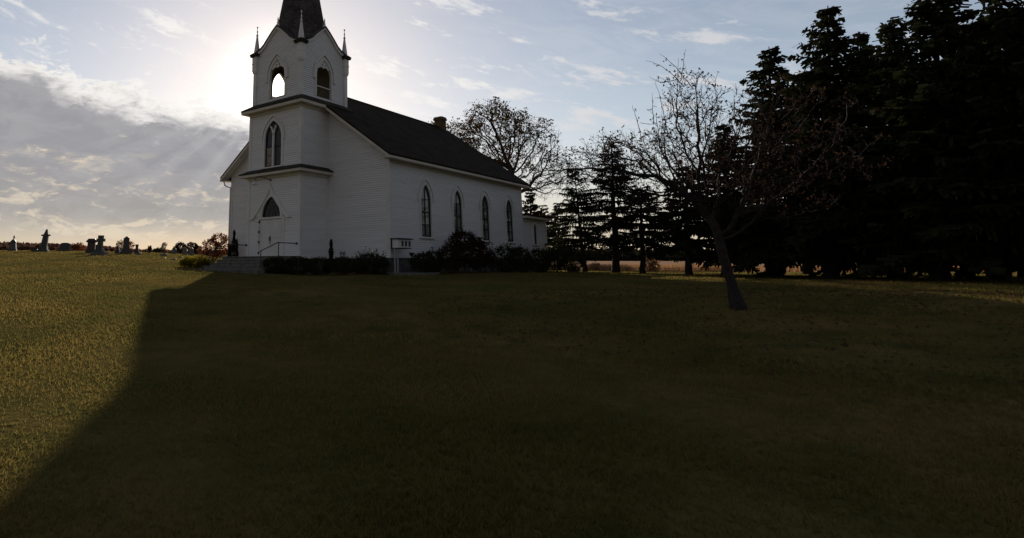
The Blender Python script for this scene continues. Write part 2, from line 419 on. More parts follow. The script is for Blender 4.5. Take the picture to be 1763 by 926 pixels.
b.obox(F_right, 0, L, ZB-.02, ZB+.10, .0, .045); b.obox(F_tower, -T2, T2, ZB-.02, ZB+.09, .0, .046); b.obox(F_tr, PF, -.02, ZB-.021, ZB+.09, .0, .047); b.obox(F_front, T2+.05, W2, ZB-.022, ZB+.09, .0, .048)
b.build('skirting_board', MT['trim'], church)

# nave roof (notched round the tower), rakes, eaves
def slope_pts(x0, x1, y0, y1, dz):
    return [(x0, y0, zroof(x0)+dz), (x1, y0, zroof(x1)+dz), (x1, y1, zroof(x1)+dz), (x0, y1, zroof(x0)+dz)]
roof_b = MB(); XO = W2+OE; Y0, Y1 = -OF, L+OF; NT = 1.98; NY = 1.62
TH = .11
for s in (1, -1):
    for x0, x1, y0, y1 in ((NT, XO, Y0, NY), (0.0, XO, NY, Y1)):
        lo = slope_pts(s*x0, s*x1, y0, y1, 0); hi = slope_pts(s*x0, s*x1, y0, y1, TH)
        roof_b.add(lo+hi, [(0, 3, 2, 1), (4, 5, 6, 7), (0, 1, 5, 4), (1, 2, 6, 5), (2, 3, 7, 6), (3, 0, 4, 7)])
roof = roof_b.build('roof', MT['roof'], church)
tr = MB()
for s in (1, -1):
    # rake boards at front and rear, soffit, eave fascia
    for y0, y1 in ((Y0+.004, Y0+.05), (Y1-.05, Y1-.004)):
        x0 = NT if y0 < 0 else 0.02
        P = [(s*x0, y, zroof(x0)+d) for y in (y0, y1) for d in (-.17, -.005)] + [(s*(XO-.01), y, zroof(XO-.01)+d) for y in (y0, y1) for d in (-.17, -.005)]
        tr.add(P, [(0, 1, 3, 2), (4, 6, 7, 5), (0, 4, 5, 1), (2, 3, 7, 6), (0, 2, 6, 4), (1, 5, 7, 3)])
    tr.box((s*(XO-.05), Y0+.05, ZE-.12), (s*(XO-.006), Y1-.05, ZE+.03))
    tr.box((s*(W2+.02), Y0+.05, ZE-.125), (s*(XO-.055), Y1-.05, ZE-.10))
    tr.box((s*(W2+.02), .0, ZE-.26), (s*(W2+.06), L, ZE-.13))
tr.build('eaves_trim', MT['cream'], roof)
for s in (1, -1):
    sf = MB()
    for x0 in (NT,):
        P = slope_pts(s*x0, s*(XO-.06), Y0+.052, -.01, -.09); Q = slope_pts(s*x0, s*(XO-.06), Y0+.052, -.01, -.06)
        sf.add(P+Q, [(0, 3, 2, 1), (4, 5, 6, 7), (0, 1, 5, 4), (1, 2, 6, 5), (2, 3, 7, 6), (3, 0, 4, 7)])
    sf.build('soffit', MT['trim'], roof)
rc = MB(); rc.tube([(0, NY, ZR+TH-.005), (0, Y1, ZR+TH-.005)], .075, 6); rc.build('ridge_cap', MT['roof'], roof)
# chimney
ch = MB(); cy = 15.25; h = .33
ch.box((-h, cy-h, 9.6), (h, cy+h, 10.98)); ch.box((-h-.07, cy-h-.07, 10.984), (h+.07, cy+h+.07, 11.12)); ch.box((-h-.03, cy-h-.03, 11.124), (h+.03, cy+h+.03, 11.24)); ch.box((-.16, cy-.16, 11.245), (.16, cy+.16, 11.3))
ch.build('chimney', MT['brickc'], roof, .01)
# annex roof, low hip
ar = MB(); ov = .45; z0, z1 = AZT, 4.05
xs = W2+ov; ye = AY+ov
ar.add([(-xs, L+.0, z0), (xs, L+.0, z0), (xs, ye, z0), (-xs, ye, z0), (-3.0, L, z1), (3.0, L, z1), (0, L+.8, z1), (-xs, L, z0-.1), (xs, L, z0-.1), (xs, ye, z0-.1), (-xs, ye, z0-.1)],
       [(1, 2, 6, 5), (0, 4, 6, 3), (2, 3, 6), (4, 5, 6), (0, 1, 5, 4), (1, 8, 9, 2), (2, 9, 10, 3), (3, 10, 7, 0), (7, 10, 9, 8)])
aroof = ar.build('annex_roof', MT['roof'], church)
at_ = MB(); at_.box((W2+.02, L+.02, z0-.26), (W2+.40, ye-.06, z0-.105)); at_.box((-W2, AY+.02, z0-.26), (W2, ye-.06, z0-.105))
at_.build('eaves_trim', MT['cream'], aroof)

# skirt roofs round the tower
def skirt(name, half, cyc, o, ze, zi, inn, y_back, fas):
    """pent roof: outer edge half+o at ze, inner edge half-inn at zi, front and two sides"""
    m = MB(); a = half+o; i = half-inn; yf = cyc-a; yi = cyc-i; yb = y_back
    O_ = [(-a, yb), (-a, yf), (a, yf), (a, yb)]; I_ = [(-i, yb), (-i, yi), (i, yi), (i, yb)]
    V = [(x, y, ze) for x, y in O_] + [(x, y, zi) for x, y in I_] + [(x, y, ze-.06) for x, y in O_] + [(x, y, ze-.06) for x, y in I_]
    Fs = []
    for k in range(3):
        Fs += [(k, k+1, k+5, k+4), (k, k+8, k+9, k+1), (k+8, k+12, k+13, k+9), (k+4, k+5, k+13, k+12)]
    Fs += [(0, 4, 12, 8), (3, 11, 15, 7)]
    m.add(V, Fs); sk = m.build(name, MT['skirt'], church)
    f = MB(); a2 = a-.03; w = fas
    for (x0, y0, x1, y1) in ((-a2, yf+.03, a2, yf+.075), (a2-.045, yf+.08, a2, yb-.01), (-a2, yf+.08, -a2+.045, yb-.01)):
        f.box((x0, y0, ze-.062-w), (x1, y1, ze-.062))
    f.box((-a2+.05, yf+.08, ze-.062-w), (a2-.05, cyc-half-.026, ze-.064-w+.03))
    f.box((half+.03, cyc-half, ze-.062-w), (a2-.05, yb-.01, ze-.064-w+.03)); f.box((-half-.03, cyc-half, ze-.062-w), (-a2+.05, yb-.01, ze-.064-w+.03))
    f.box((-half-.02, cyc-half-.07, ze-.062-w-.16), (half+.02, cyc-half-.027, ze-.064-w)); f.box((half+.028, cyc-half-.07, ze-.062-w-.16), (half+.07, yb-.01, ze-.064-w))
    f.build('cornice', MT['cream'], sk)
    return sk
skirt('skirt_roof', T2, PF+T2, .42, 4.98, 5.20, -.026, -.03, .14)
skirt('skirt_roof', T2, PF+T2, .42, 8.68, 9.10, .215, 1.75, .16)
# the deck under the bell
d_ = MB(); d_.box((-1.8, -1.97, 8.95), (1.8, 1.62, 9.03)); d_.build('belfry_floor', MT['inner'], church)

# belfry
BC = Vector((0, -.173, 0)); BH = 1.85
GC = [(1.83, 12.12), (1.69, 12.16), (1.37, 12.26), (1.09, 12.43), (.77, 12.74), (.40, 13.07), (0, 13.38)]
b_out = [(-BH, 9.0), (BH, 9.0)] + GC + [(-u, v) for u, v in reversed(GC[:-1])]
b_arch = (0, 1.24, 9.22, 10.42, 11.46)
for k, (N, U) in enumerate((((0, -1, 0), (1, 0, 0)), ((1, 0, 0), (0, 1, 0)), ((0, 1, 0), (1, 0, 0)), ((-1, 0, 0), (0, 1, 0)))):
    fr = frame(BC+Vector(N)*BH, U, N)
    hole = arch(*b_arch)
    if k == 2: bw0 = siding(fr, b_out).build('belfry_wall', MT['siding'], church); hole = None
    bw = bw0 if hole is None else siding(fr, b_out, [hole]).build('belfry_wall', MT['siding'], church)
    lp = [b_out]+([hole] if hole else [])
    m = MB(); V = [fr(u, v, -.12) for l in lp for u, v in l]
    tr_ = tessellate_polygon([[Vector((u, v, 0)) for u, v in l] for l in lp])
    m.add(V, [tuple(t) for t in tr_]); m.build('inner_lining', MT['inner'], bw)
    if hole:
        m = MB(); m.ring(arch(0, 1.46, 9.22, 10.42, 11.62), arch(0, 1.235, 9.22, 10.42, 11.455), fr, -.12, .05)
        m.build('arch_casing', MT['trim'], bw)
        m = MB(); o_ = arch(0, 1.76, 10.28, 10.42, 11.82)[1:-0 or None]; i_ = arch(0, 1.58, 10.28, 10.42, 11.70)[1:]
        o_ = o_+[(-.88, 10.28)]; i_ = i_+[(-.79, 10.28)]
        m.ring(o_, i_, fr, .02, .10, closed=False); m.obox(fr, -.93, -.76, 10.2, 10.28, .0, .11); m.obox(fr, .76, .93, 10.2, 10.28, .0, .11)
        m.build('hood_mould', MT['trim'], bw)
        # pierced head of the opening
        A = arch(*b_arch); head = [p for p in A[2:] if p[1] > 10.93]
        lo = head[-1]; low = [(lo[0], 10.92), (-.36, 10.90), (-.28, 10.98), (-.14, 11.01), (0, 10.94), (.14, 11.01), (.28, 10.98), (.36, 10.90), (head[0][0], 10.92)]
        poly = head + low
        holes = [[(sx*.11+dx*.07, 11.13+dy*.09) for dx, dy in ((0, -1), (.8, 0), (0, 1), (-.8, 0))] for sx in (-1, 1)] + [[(dx*.05, 11.3+dy*.06) for dx, dy in ((0, -1), (1, 0), (0, 1), (-1, 0))]]
        m = MB(); loops = [poly]+holes; pts = [p for l in loops for p in l]
        tt = tessellate_polygon([[Vector((u, v, 0)) for u, v in l] for l in loops])
        for n in (-.01, -.05): m.add([fr(u, v, n) for u, v in pts], [tuple(t) for t in tt])
        base = 0
        if k != 3: m.build('tracery', MT['trim'], bw)
    # curved gable roof running back into the spire
    m = MB(); edge = [(1.845, 12.117)]+GC[1:]; full = edge+[(-u, v) for u, v in reversed(edge[:-1])]
    kk = len(full); V = []
    for n in (.16, -1.5):
        V += [fr(u, v+.02, n) for u, v in full] + [fr(u, v+.11, n) for u, v in full]
    fs = []
    for i in range(kk-1):
        fs += [(i, i+1, i+1+kk, i+kk), (i+kk, i+1+kk, i+1+3*kk, i+3*kk), (i, i+2*kk, i+1+2*kk, i+1)]
    m.add(V, fs); m.build('gable_roof', MT['spire'], bw)
    m = MB(); rk = [(u, v+.015) for u, v in full]; rk2 = [(u*.97, v-.11) for u, v in full]
    m.ring(rk, rk2, fr, .01, .12, closed=False); m.build('rake_moulding', MT['trim'], bw)
    m = MB(); pz = fr(0, 13.42, .04); m.lathe(pz, [(.10, -.05), (.10, .05), (.05, .12), (.07, .2), (.03, .3), (.045, .38), (.012, .55)], 8); m.build('finial', MT['trim'], bw)
    # a rail across the opening
    if k in (1, 3):
        m = MB(); m.obox(fr, -.62, .62, 9.80, 9.86, -.1, -.03); m.build('rail', MT['trim'], bw)
# corner posts with capped pinnacles
for sx in (-1, 1):
    for sy in (-1, 1):
        c = BC+Vector((sx*(BH-.02), sy*(BH-.02), 0))
        m = MB(); q = .12
        m.box((c.x-q, c.y-q, 9.0), (c.x+q, c.y+q, 10.95)); m.box((c.x-q-.04, c.y-q-.04, 10.954), (c.x+q+.04, c.y+q+.04, 11.05)); m.box((c.x-q-.06, c.y-q-.06, 11.054), (c.x+q+.06, c.y+q+.06, 11.95))
        m.box((c.x-q-.08, c.y-q-.08, 11.5), (c.x+q+.08, c.y+q+.08, 11.56))
        m.build('corner_post', MT['trim'], church)
        m = MB(); e = .30
        m.add([(c.x+dx*r_, c.y+dy*r_, z) for r_, z in ((e, 12.05), (e, 12.10), (.17, 12.22)) for dx, dy in ((-1, -1), (1, -1), (1, 1), (-1, 1))],
              [(0, 3, 2, 1)]+[(i, (i+1) % 4, (i+1) % 4+4, i+4) for i in range(4)]+[(i+4, (i+1) % 4+4, (i+1) % 4+8, i+8) for i in range(4)]+[(8, 9, 10, 11)])
        m.box((c.x-q-.16, c.y-q-.16, 11.954), (c.x+q+.16, c.y+q+.16, 12.046))
        m.build('post_cap', MT['skirt'], church)
        m = MB()
        m.add([(c.x+dx*r_, c.y+dy*r_, z) for r_, z in ((.125, 12.224), (.125, 12.28), (.035, 13.25)) for dx, dy in ((-1, -1), (1, -1), (1, 1), (-1, 1))],
              [(0, 3, 2, 1)]+[(i, (i+1) % 4, (i+1) % 4+4, i+4) for i in range(4)]+[(i+4, (i+1) % 4+4, (i+1) % 4+8, i+8) for i in range(4)]+[(8, 9, 10, 11)])
        m.lathe((c.x, c.y, 13.25), [(.035, 0), (.07, .04), (.07, .09), (.035, .14), (.025, .2), (.045, .32), (.02, .38), (.015, .5), (.045, .56), (.045, .60), (.01, .64)], 10)
        m.build('pinnacle', MT['trim'], church)
# spire
m = MB(); n = 8; rows = [(1.78, 11.9), (1.62, 12.35), (1.36, 13.9), (.03, 21.7)]
V = [(BC.x+r/math.cos(PI/8)*math.cos(PI/8+2*PI*j/n), BC.y+r/math.cos(PI/8)*math.sin(PI/8+2*PI*j/n), z) for r, z in rows for j in range(n)]
m.add(V, [(i*n+j, i*n+(j+1) % n, (i+1)*n+(j+1) % n, (i+1)*n+j) for i in range(len(rows)-1) for j in range(n)]+[tuple(range(n-1, -1, -1))])
spire = m.build('spire', MT['spire'], church)
m = MB(); m.tube([(BC.x, BC.y, 21.6), (BC.x, BC.y, 22.9)], .03, 6); m.lathe((BC.x, BC.y, 21.9), [(.02, -.12), (.12, -.04), (.12, .04), (.02, .12)], 10); m.box((-.28, BC.y-.02, 22.45), (.28, BC.y+.02, 22.51)); m.build('finial', MT['iron'], spire)
# bell with wheel on its frame
m = MB(); m.lathe((.05, -.1, 9.62), [(.45, 0), (.43, .06), (.33, .2), (.27, .42), (.22, .52), (.08, .58)], 20); bell = m.build('bell', MT['bronze'], church)
m = MB()
wc = Vector((.62, -.85, 9.72)); wr = .62
m.tube([(wc.x+wr*math.cos(a)*.0, wc.y+wr*math.cos(a), wc.z+wr*math.sin(a)) for a in [2*PI*i/28 for i in range(29)]], .025, 6)
for a in range(6): m.tube([wc, (wc.x, wc.y+wr*math.cos(a*PI/3), wc.z+wr*math.sin(a*PI/3))], .018, 5)
m.tube([(wc.x, wc.y, wc.z), (.05, -.1, 10.2)], .04, 6)
m.build('wheel', MT['iron'], bell)
m = MB()
for sx in (-.55, .65): m.box((sx-.06, -.18, 9.035), (sx+.06, -.02, 10.28))
m.box((-.7, -.17, 10.285), (.8, -.03, 10.37)); m.build('yoke', MT['inner'], bell)

# ------------------------------------------------------------------ windows
def gothic_window(fr, cx, w, sill, spring, apex, lancet=False, curtain='curtain', rail=None, hood=True, far=False):
    m = MB(); inn = arch(cx, w, sill, spring, apex); out = arch(cx, w+.27, sill-.02, spring, apex+.19)
    m.ring(out, inn, fr, -.09, .055); win = m.build('window', MT['trim'], church)
    m = MB(); m.obox(fr, cx-w/2-.22, cx+w/2+.22, sill-.09, sill-.022, .0, .12); m.build('sill', MT['trim'], win)
    if hood:
        m = MB(); o_ = arch(cx, w+.50, spring-.12, spring, apex+.34)[1:]+[(cx-w/2-.25, spring-.12)]; i_ = arch(cx, w+.36, spring-.12, spring, apex+.25)[1:]+[(cx-w/2-.18, spring-.12)]
        m.ring(o_, i_, fr, .02, .085, closed=False); m.build('hood_mould', MT['trim'], win)
    m = MB(); g = arch(cx, w-.02, sill+.01, spring, apex-.02)
    m.add([fr(u, v, -.06) for u, v in g], [tuple(t) for t in tessellate_polygon([[Vector((u, v, 0)) for u, v in g]])]); m.build('pane', MT['glass'], win)
    sm = MB(); rz = rail or (sill+spring)/2
    sm.ring(arch(cx, w, sill, spring, apex), arch(cx, w-.13, sill+.08, spring, apex-.10), fr, -.075, -.03)
    sm.obox(fr, cx-w/2+.05, cx+w/2-.05, rz-.035, rz+.035, -.078, -.015)
    if lancet:
        wd = MB(); wd.obox(fr, cx-.055, cx+.055, sill, spring+.2, -.05, .045)
        a = w/2; h = apex-spring; R = (a*a+h*h)/(2*a)
        for s in (1, -1):     # the two sub-arches crossing towards the head
            p = []; q = []
            for i in range(8):
                t = i/7*.66; c0 = R
                p.append((cx+s*(-0.0+R-R*math.cos(t))+s*.045, spring+.05+R*math.sin(t))); q.append((cx+s*(R-R*math.cos(t))-s*.045, spring+.05+R*math.sin(t)))
            wd.ring(p, q, fr, -.048, .043, closed=False)
        wd.build('tracery', MT['trim'], win)
    else:
        sm.obox(fr, cx-.018, cx+.018, sill+.05, apex-.2, -.072, -.035)
        sm.obox(fr, cx-w/2+.05, cx+w/2-.05, spring+.03, spring+.065, -.071, -.034); sm.obox(fr, cx-w/2+.05, cx+w/2-.05, (sill+rz)/2-.02, (sill+rz)/2+.015, -.071, -.034)
    sm.build('sash', MT['sash'], win)
    if far:
        m = MB(); m.add([fr(u, v, -.13) for u, v in ((cx-w/2-.1, sill-.05), (cx+w/2+.1, sill-.05), (cx+w/2+.1, apex), (cx-w/2-.1, apex))], [(0, 1, 2, 3)]); m.build('blind', MT['blind'], win)
    else:
        m = MB(); n = 40; ct = [(cx-w/2-.4+(w+.8)*i/n, -.12+.018*math.sin(i*1.9)+.012*math.sin(i*.7)) for i in range(n+1)]
        v0, v1 = (rz+.02, apex) if lancet else (sill-.1, apex)
        gap = {n//2} if not lancet else set()
        m.add([fr(u, v, d) for v in (v0, v1) for u, d in ct], [(i, i+1, i+n+2, i+n+1) for i in range(n) if i not in gap], True); m.build('curtain', MT[curtain if not lancet else 'dark'], win)
        if not lancet:
            m = MB(); m.obox(fr, cx-w/2-.3, cx+w/2+.3, sill-.2, apex+.2, -1.3, -1.25); m.build('dark_backing', MT['dark'], win)  # added dark sheet standing in for the unlit room
    return win
for y in WIN_Y: gothic_window(F_right, y, 1.0, 1.43, 3.40, 4.25, rail=2.76)
gothic_window(FA_r, 17.44, .52, 1.36, 2.35, 2.83, rail=2.0, hood=False)
gothic_window(F_tower, -.08, 1.34, 5.28, 6.84, 7.84, lancet=True, rail=6.40)
gothic_window(F_tl, -.98, 1.36, 5.40, 6.80, 7.70, rail=6.30, hood=False, far=True)
# doors, leaded light and the pointed gablet over them
m = MB(); m.ring([(DX-1.04, .44), (DX+1.04, .44), (DX+1.04, 2.50), (DX-1.04, 2.50)], [(DX-.92, .45), (DX+.92, .45), (DX+.92, 2.42), (DX-.92, 2.42)], F_tower, -.09, .055)
dfr = m.build('door_frame', MT['trim'], church)
for s in (-1, 1):
    m = MB(); u0, u1 = (DX-.915, DX-.006) if s < 0 else (DX+.006, DX+.915)
    m.obox(F_tower, u0, u1, .46, 2.415, -.07, -.02)
    for v0, v1 in ((.62, 1.22), (1.40, 2.28)):
        m.ring([(u0+.12, v0), (u1-.12, v0), (u1-.12, v1), (u0+.12, v1)], [(u0+.16, v0+.04), (u1-.16, v0+.04), (u1-.16, v1-.04), (u0+.16, v1-.04)], F_tower, -.021, -.008)
    dr = m.build('door', MT['trim'], church, .004)
    if s < 0:
        m = MB(); m.obox(F_tower, DX-.10, DX-.03, 1.22, 1.50, -.022, .0); m.tube([F_tower(DX-.065, 1.46, 0), F_tower(DX-.065, 1.44, .06), F_tower(DX-.065, 1.28, .06), F_tower(DX-.065, 1.26, 0)], .014, 6); m.lathe(F_tower(DX-.065, 1.13, -.005), [(.01, -.03), (.03, -.015), (.03, .015), (.01, .03)], 8); m.build('handle', MT['iron'], dr)
        for v in (.62, 1.2, 1.75, 2.28):
            m = MB(); m.obox(F_tower, DX-.955, DX-.905, v-.06, v+.06, -.03, .062); m.build('hinge', MT['iron'], dr)
m = MB(); m.ring(arch(-.12, 1.74, 2.50, 2.54, 3.83), arch(-.12, 1.46, 2.52, 2.54, 3.62), F_tower, -.09, .062); fan = m.build('transom_window', MT['trim'], church)
m = MB(); g = arch(-.12, 1.45, 2.525, 2.545, 3.61); m.add([F_tower(u, v, -.06) for u, v in g], [tuple(t) for t in tessellate_polygon([[Vector((u, v, 0)) for u, v in g]])]); m.build('pane', MT['glass'], fan)
m = MB(); m.ring(arch(-.12, 1.46, 2.52, 2.54, 3.62), arch(-.12, 1.36, 2.57, 2.59, 3.54), F_tower, -.075, -.03)
for s in (1, -1):
    for k in range(-2, 3):
        x = -.12+k*.27; p = []
        for i in range(9):
            t = i/8; p.append((x+s*.30*t*t+s*.10*t, 2.54+.85*t))
        a_, h_ = .70, 1.05
        p = [q for q in p if abs(q[0]+.12) < a_*(1-((q[1]-2.54)/1.1)**1.7)]
        if len(p) > 2: m.tube([F_tower(u, v, -.052) for u, v in p], .011, 4)
m.build('leading', MT['sash'], fan)
m = MB(); m.obox(F_tower, -1.1, .9, 2.4, 3.7, -1.0, -.95); m.build('dark_backing', MT['dark'], fan)  # dark sheet added for the unlit space behind the transom
# gablet: a concave triangular hood board
def gab(off):
    P = []
    for i in range(11):
        t = i/10; P.append((-.22+(1.50+off)*(t**1.18), 4.36+off*1.6-(1.86+off*1.5)*t**.92))
    return P
r_out, r_in = gab(.0), [(-.22+(u+.22)*.86, v-.25*(1-i/10)-.03) for i, (u, v) in enumerate(gab(.0))]
m = MB()
for s in (1, -1):
    o_ = [(-.22+s*(u+.22), v) for u, v in r_out]; i_ = [(-.22+s*(u+.22), v) for u, v in r_in]
    m.ring(o_, i_, F_tower, .015, .10, closed=False)
    m.obox(F_tower, -.22+s*1.30, -.22+s*1.62, 2.44, 2.50, .0, .12)
m.build('door_gablet', MT['trim'], church)
m = MB()
A_ = arch(-.12, 1.80, 2.50, 2.54, 3.86)[2:]
for s in (1, -1):
    half = [(-.22+s*(u+.22), v) for u, v in r_in]
    arcp = [p for p in A_ if (p[0]+.12)*s >= -1e-6]
    arcp = sorted(arcp, key=lambda p: -p[1])
    half = [p for p in half if p[1] >= 2.5]
    m.prism(half+list(reversed(arcp)), F_tower, .012, .052)
m.build('gablet_panel', MT['trim'], church)
# gooseneck lamp over the door
m = MB(); m.lathe(F_tower(-.2, 4.52, .05), [(.01, -.05), (.055, -.03), (.055, .03), (.01, .05)], 10)
pts = [F_tower(-.2, 4.52, .04), F_tower(-.30, 4.62, .3), F_tower(-.42, 4.68, .6), F_tower(-.50, 4.64, .80), F_tower(-.54, 4.50, .88), F_tower(-.54, 4.40, .88)]
m.tube(pts, .022, 8); lamp = m.build('wall_lamp', MT['iron'], church)
m = MB(); m.lathe(F_tower(-.54, 4.20, .88), [(.16, 0), (.15, .03), (.10, .12), (.06, .2), (.05, .24)], 14); m.build('lamp_shade', MT['lampw'], lamp)
# gutter and downspout on the far eave
m = MB(); m.tube([(-W2-OE-.05, -.55, ZE-.08), (-W2-OE-.05, L, ZE-.10)], .06, 8); gut = m.build('gutter', MT['trim'], church)
m = MB(); m.tube([(-W2-OE-.02, -.28, ZE-.10), (-W2-OE+.02, -.22, ZE-.36), (-W2-.25, -.10, ZE-.48), (-W2-.07, -.06, ZE-.50), (-W2-.06, -.06, ZE-.75), (-W2-.06, -.06, .3)], .045, 8); m.build('downspout', MT['trim'], gut)

# ================================================================== STEPS, RAILS, BOARD
sx0, sx1 = -2.35, 2.15
st = thing('entrance_steps', (0, -3.4, GZ), 'flight of low grey concrete steps leading up to the white double doors', 'steps')
m = MB(); m.box((sx0+.02, PF-.03, GZ-.3), (sx1, -3.62, .370)); m.box((sx0-.02, PF-.03, .372), (sx1, -3.66, .425)); m.build('landing', MT['concrete'], st, .01)
tops = [.27, .11, -.05, -.20]
for i, z in enumerate(tops):
    m = MB(); x0 = sx0-.10*i
    m.box((x0+.03, -3.62-.34*(i+1), GZ-.35), (sx1, -3.62-.34*i, z-.052)); m.box((x0, -3.65-.34*(i+1), z-.05), (sx1, -3.61-.34*i, z)); m.build('step', MT['concrete'], st, .006)
def rail(x, label):
    t = thing('handrail', (x, -3.55, .425), label, 'handrail', 'iron handrails beside the church steps')
    m = MB(); m.tube([(x, PF-.05, 1.06), (x, -3.50, 1.07), (x, -3.58, 1.05), (x, -4.66, .64), (x, -4.66, .60)], .024, 8); m.lathe((x, PF-.07, 1.06), [(.01, -.06), (.05, -.04), (.06, 0), (.05, .04), (.01, .06)], 10); m.build('top_rail', MT['iron'], t)
    for y, z0, z1 in ((-3.47, .425, 1.06), (-4.62, -.05, .65)):
        m = MB(); m.tube([(x, y, z0), (x, y, z1)], .022, 8); m.box((x-.06, y-.06, z0), (x+.06, y+.06, z0+.015)); m.build('post', MT['iron'], t)
rail(1.9, 'black iron handrail on the right of the steps, its ball end by the tower corner')
rail(-2.05, 'black iron handrail on the left of the steps beside the slender evergreen shrub')
m = MB(); bx = MB(); px_, py_ = -1.75, -3.3
bx.lathe((px_, py_, .425), [(.07, 0), (.11, .1), (.12, .2), (.11, .21), (.09, .2)], 12); o = bx.build('small_pot', MT['iron']); tag(o, 'small dark pot standing on the landing left of the doors', 'pot')

nb = thing('notice_board', (6.85, .3, GZ), 'white notice box with three dark panes standing on two pipes by the church corner', 'notice board')
fr_nb = frame((6.83, 0, 0), (0, 1, 0), (1, 0, 0))
m = MB(); m.obox(fr_nb, -.22, .88, .78, 1.20, -.36, .0); m.build('cabinet', MT['trim'], nb, .01)
m = MB(); m.obox(fr_nb, -.30, .95, 1.205, 1.25, -.42, .10); m.build('cap', MT['dark'], nb)
m = MB(); m.obox(fr_nb, -.26, .90, .735, .775, -.38, .03); m.build('base_rail', MT['dark'], nb)
m = MB(); m.obox(fr_nb, -.265, -.223, .74, 1.20, -.40, -.34); m.build('end_board', MT['dark'], nb)
for u in (.03, .33, .63):
    m = MB(); m.ring([(u-.03, .83), (u+.23, .83), (u+.23, 1.15), (u-.03, 1.15)], [(u, .86), (u+.20, .86), (u+.20, 1.12), (u, 1.12)], fr_nb, .002, .03); f_ = m.build('pane_frame', MT['trim'], nb)
    m = MB(); m.obox(fr_nb, u, u+.20, .86, 1.12, .003, .012); m.build('pane', MT['sash'], f_)
for u in (-.36, -.12):
    m = MB(); p = fr_nb(u, 0, -.1); m.tube([(p.x, p.y, GZ-.4), (p.x, p.y, .735)], .035, 8); m.build('post', MT['post_grey'], nb)
m = MB(); m.box((6.3, -1.1, GZ-.4), (8.1, 1.5, float(G(7, 0))+.06)); o = m.build('concrete_pad', MT['concrete'], None, .02); tag(o, kind='structure')
fl = on_plane(709, 450, 0, 7.0); zg = float(G(7.0, fl[1]))
t = thing('garden_floodlight', (7.0, fl[1], zg), 'small dark floodlight on a stake between the notice box and the bushes', 'floodlight')
m = MB(); m.tube([(7.0, fl[1], zg-.1), (7.0, fl[1], .38)], .03, 6); m.build('stake', MT['iron'], t)
m = MB(); m.lathe((7.0, fl[1], .38), [(.05, 0), (.09, .05), (.13, .14), (.13, .18), (.02, .17)], 12); m.build('lamp_head', MT['iron'], t)

# ================================================================== GROUND, FIELD, DRIVE
def ground_sheet():
    rs = np.concatenate([np.geomspace(.6, 8, 14)[:-1], np.geomspace(8, 120, 150)[:-1], np.geomspace(120, 6000, 60)])
    az = np.concatenate([np.linspace(-50, 60, 331), np.linspace(60, 310, 90)[1:-1]])
    a = np.radians(az); n = len(a)
    dx = np.sin(a)[:, None]*SIDE[0]+np.cos(a)[:, None]*HEAD[0]; dy = np.sin(a)[:, None]*SIDE[1]+np.cos(a)[:, None]*HEAD[1]
    X = CAM[0]+dx*rs[None]; Y = CAM[1]+dy*rs[None]
    Z = G(X, Y)
    rng = np.random.default_rng(3)
    for k in range(14):     # soft unevenness
        w = rng.uniform(.25, 2.2); th = rng.uniform(0, 2*PI); Z = Z + .004*np.sin((X*math.cos(th)+Y*math.sin(th))*w+rng.uniform(0, 6))
    V = np.stack([X, Y, Z], 2).reshape(-1, 3); m = len(rs)
    I = np.arange(n)[:, None]; J = np.arange(m-1)[None]; I2 = (I+1) % n
    F = np.stack([I*m+J, I*m+J+1, I2*m+J+1, I2*m+J], 2).reshape(-1, 4)
    V = np.vstack([V, [[CAM[0], CAM[1], -1.62]]]); 
    o = raw_mesh('ground', V, F, MT['ground']); 
    for p in o.data.polygons: p.use_smooth = True
    tag(o, kind='structure')
ground_sheet()
def patch(name, m, pa, pb, ra, rb, dz, na=80, nr=40):
    px = np.linspace(pa, pb, na); R = np.geomspace(ra, rb, nr)
    V = []
    for p in px:
        d = ray(p, 455); d = d[:2]/np.hypot(*d[:2])
        x = CAM[0]+d[0]*R; y = CAM[1]+d[1]*R; V.append(np.stack([x, y, G(x, y)+dz*(R/60)**.6], 1))
    V = np.concatenate(V); I = np.arange(na-1)[:, None]; J = np.arange(nr-1)[None]
    F = np.stack([I*nr+J, (I+1)*nr+J, (I+1)*nr+J+1, I*nr+J+1], 2).reshape(-1, 4)
    return tag(raw_mesh(name, V, F, m), kind='structure')
patch('field', MT['field'], 940, 2100, 62, 520, .05)
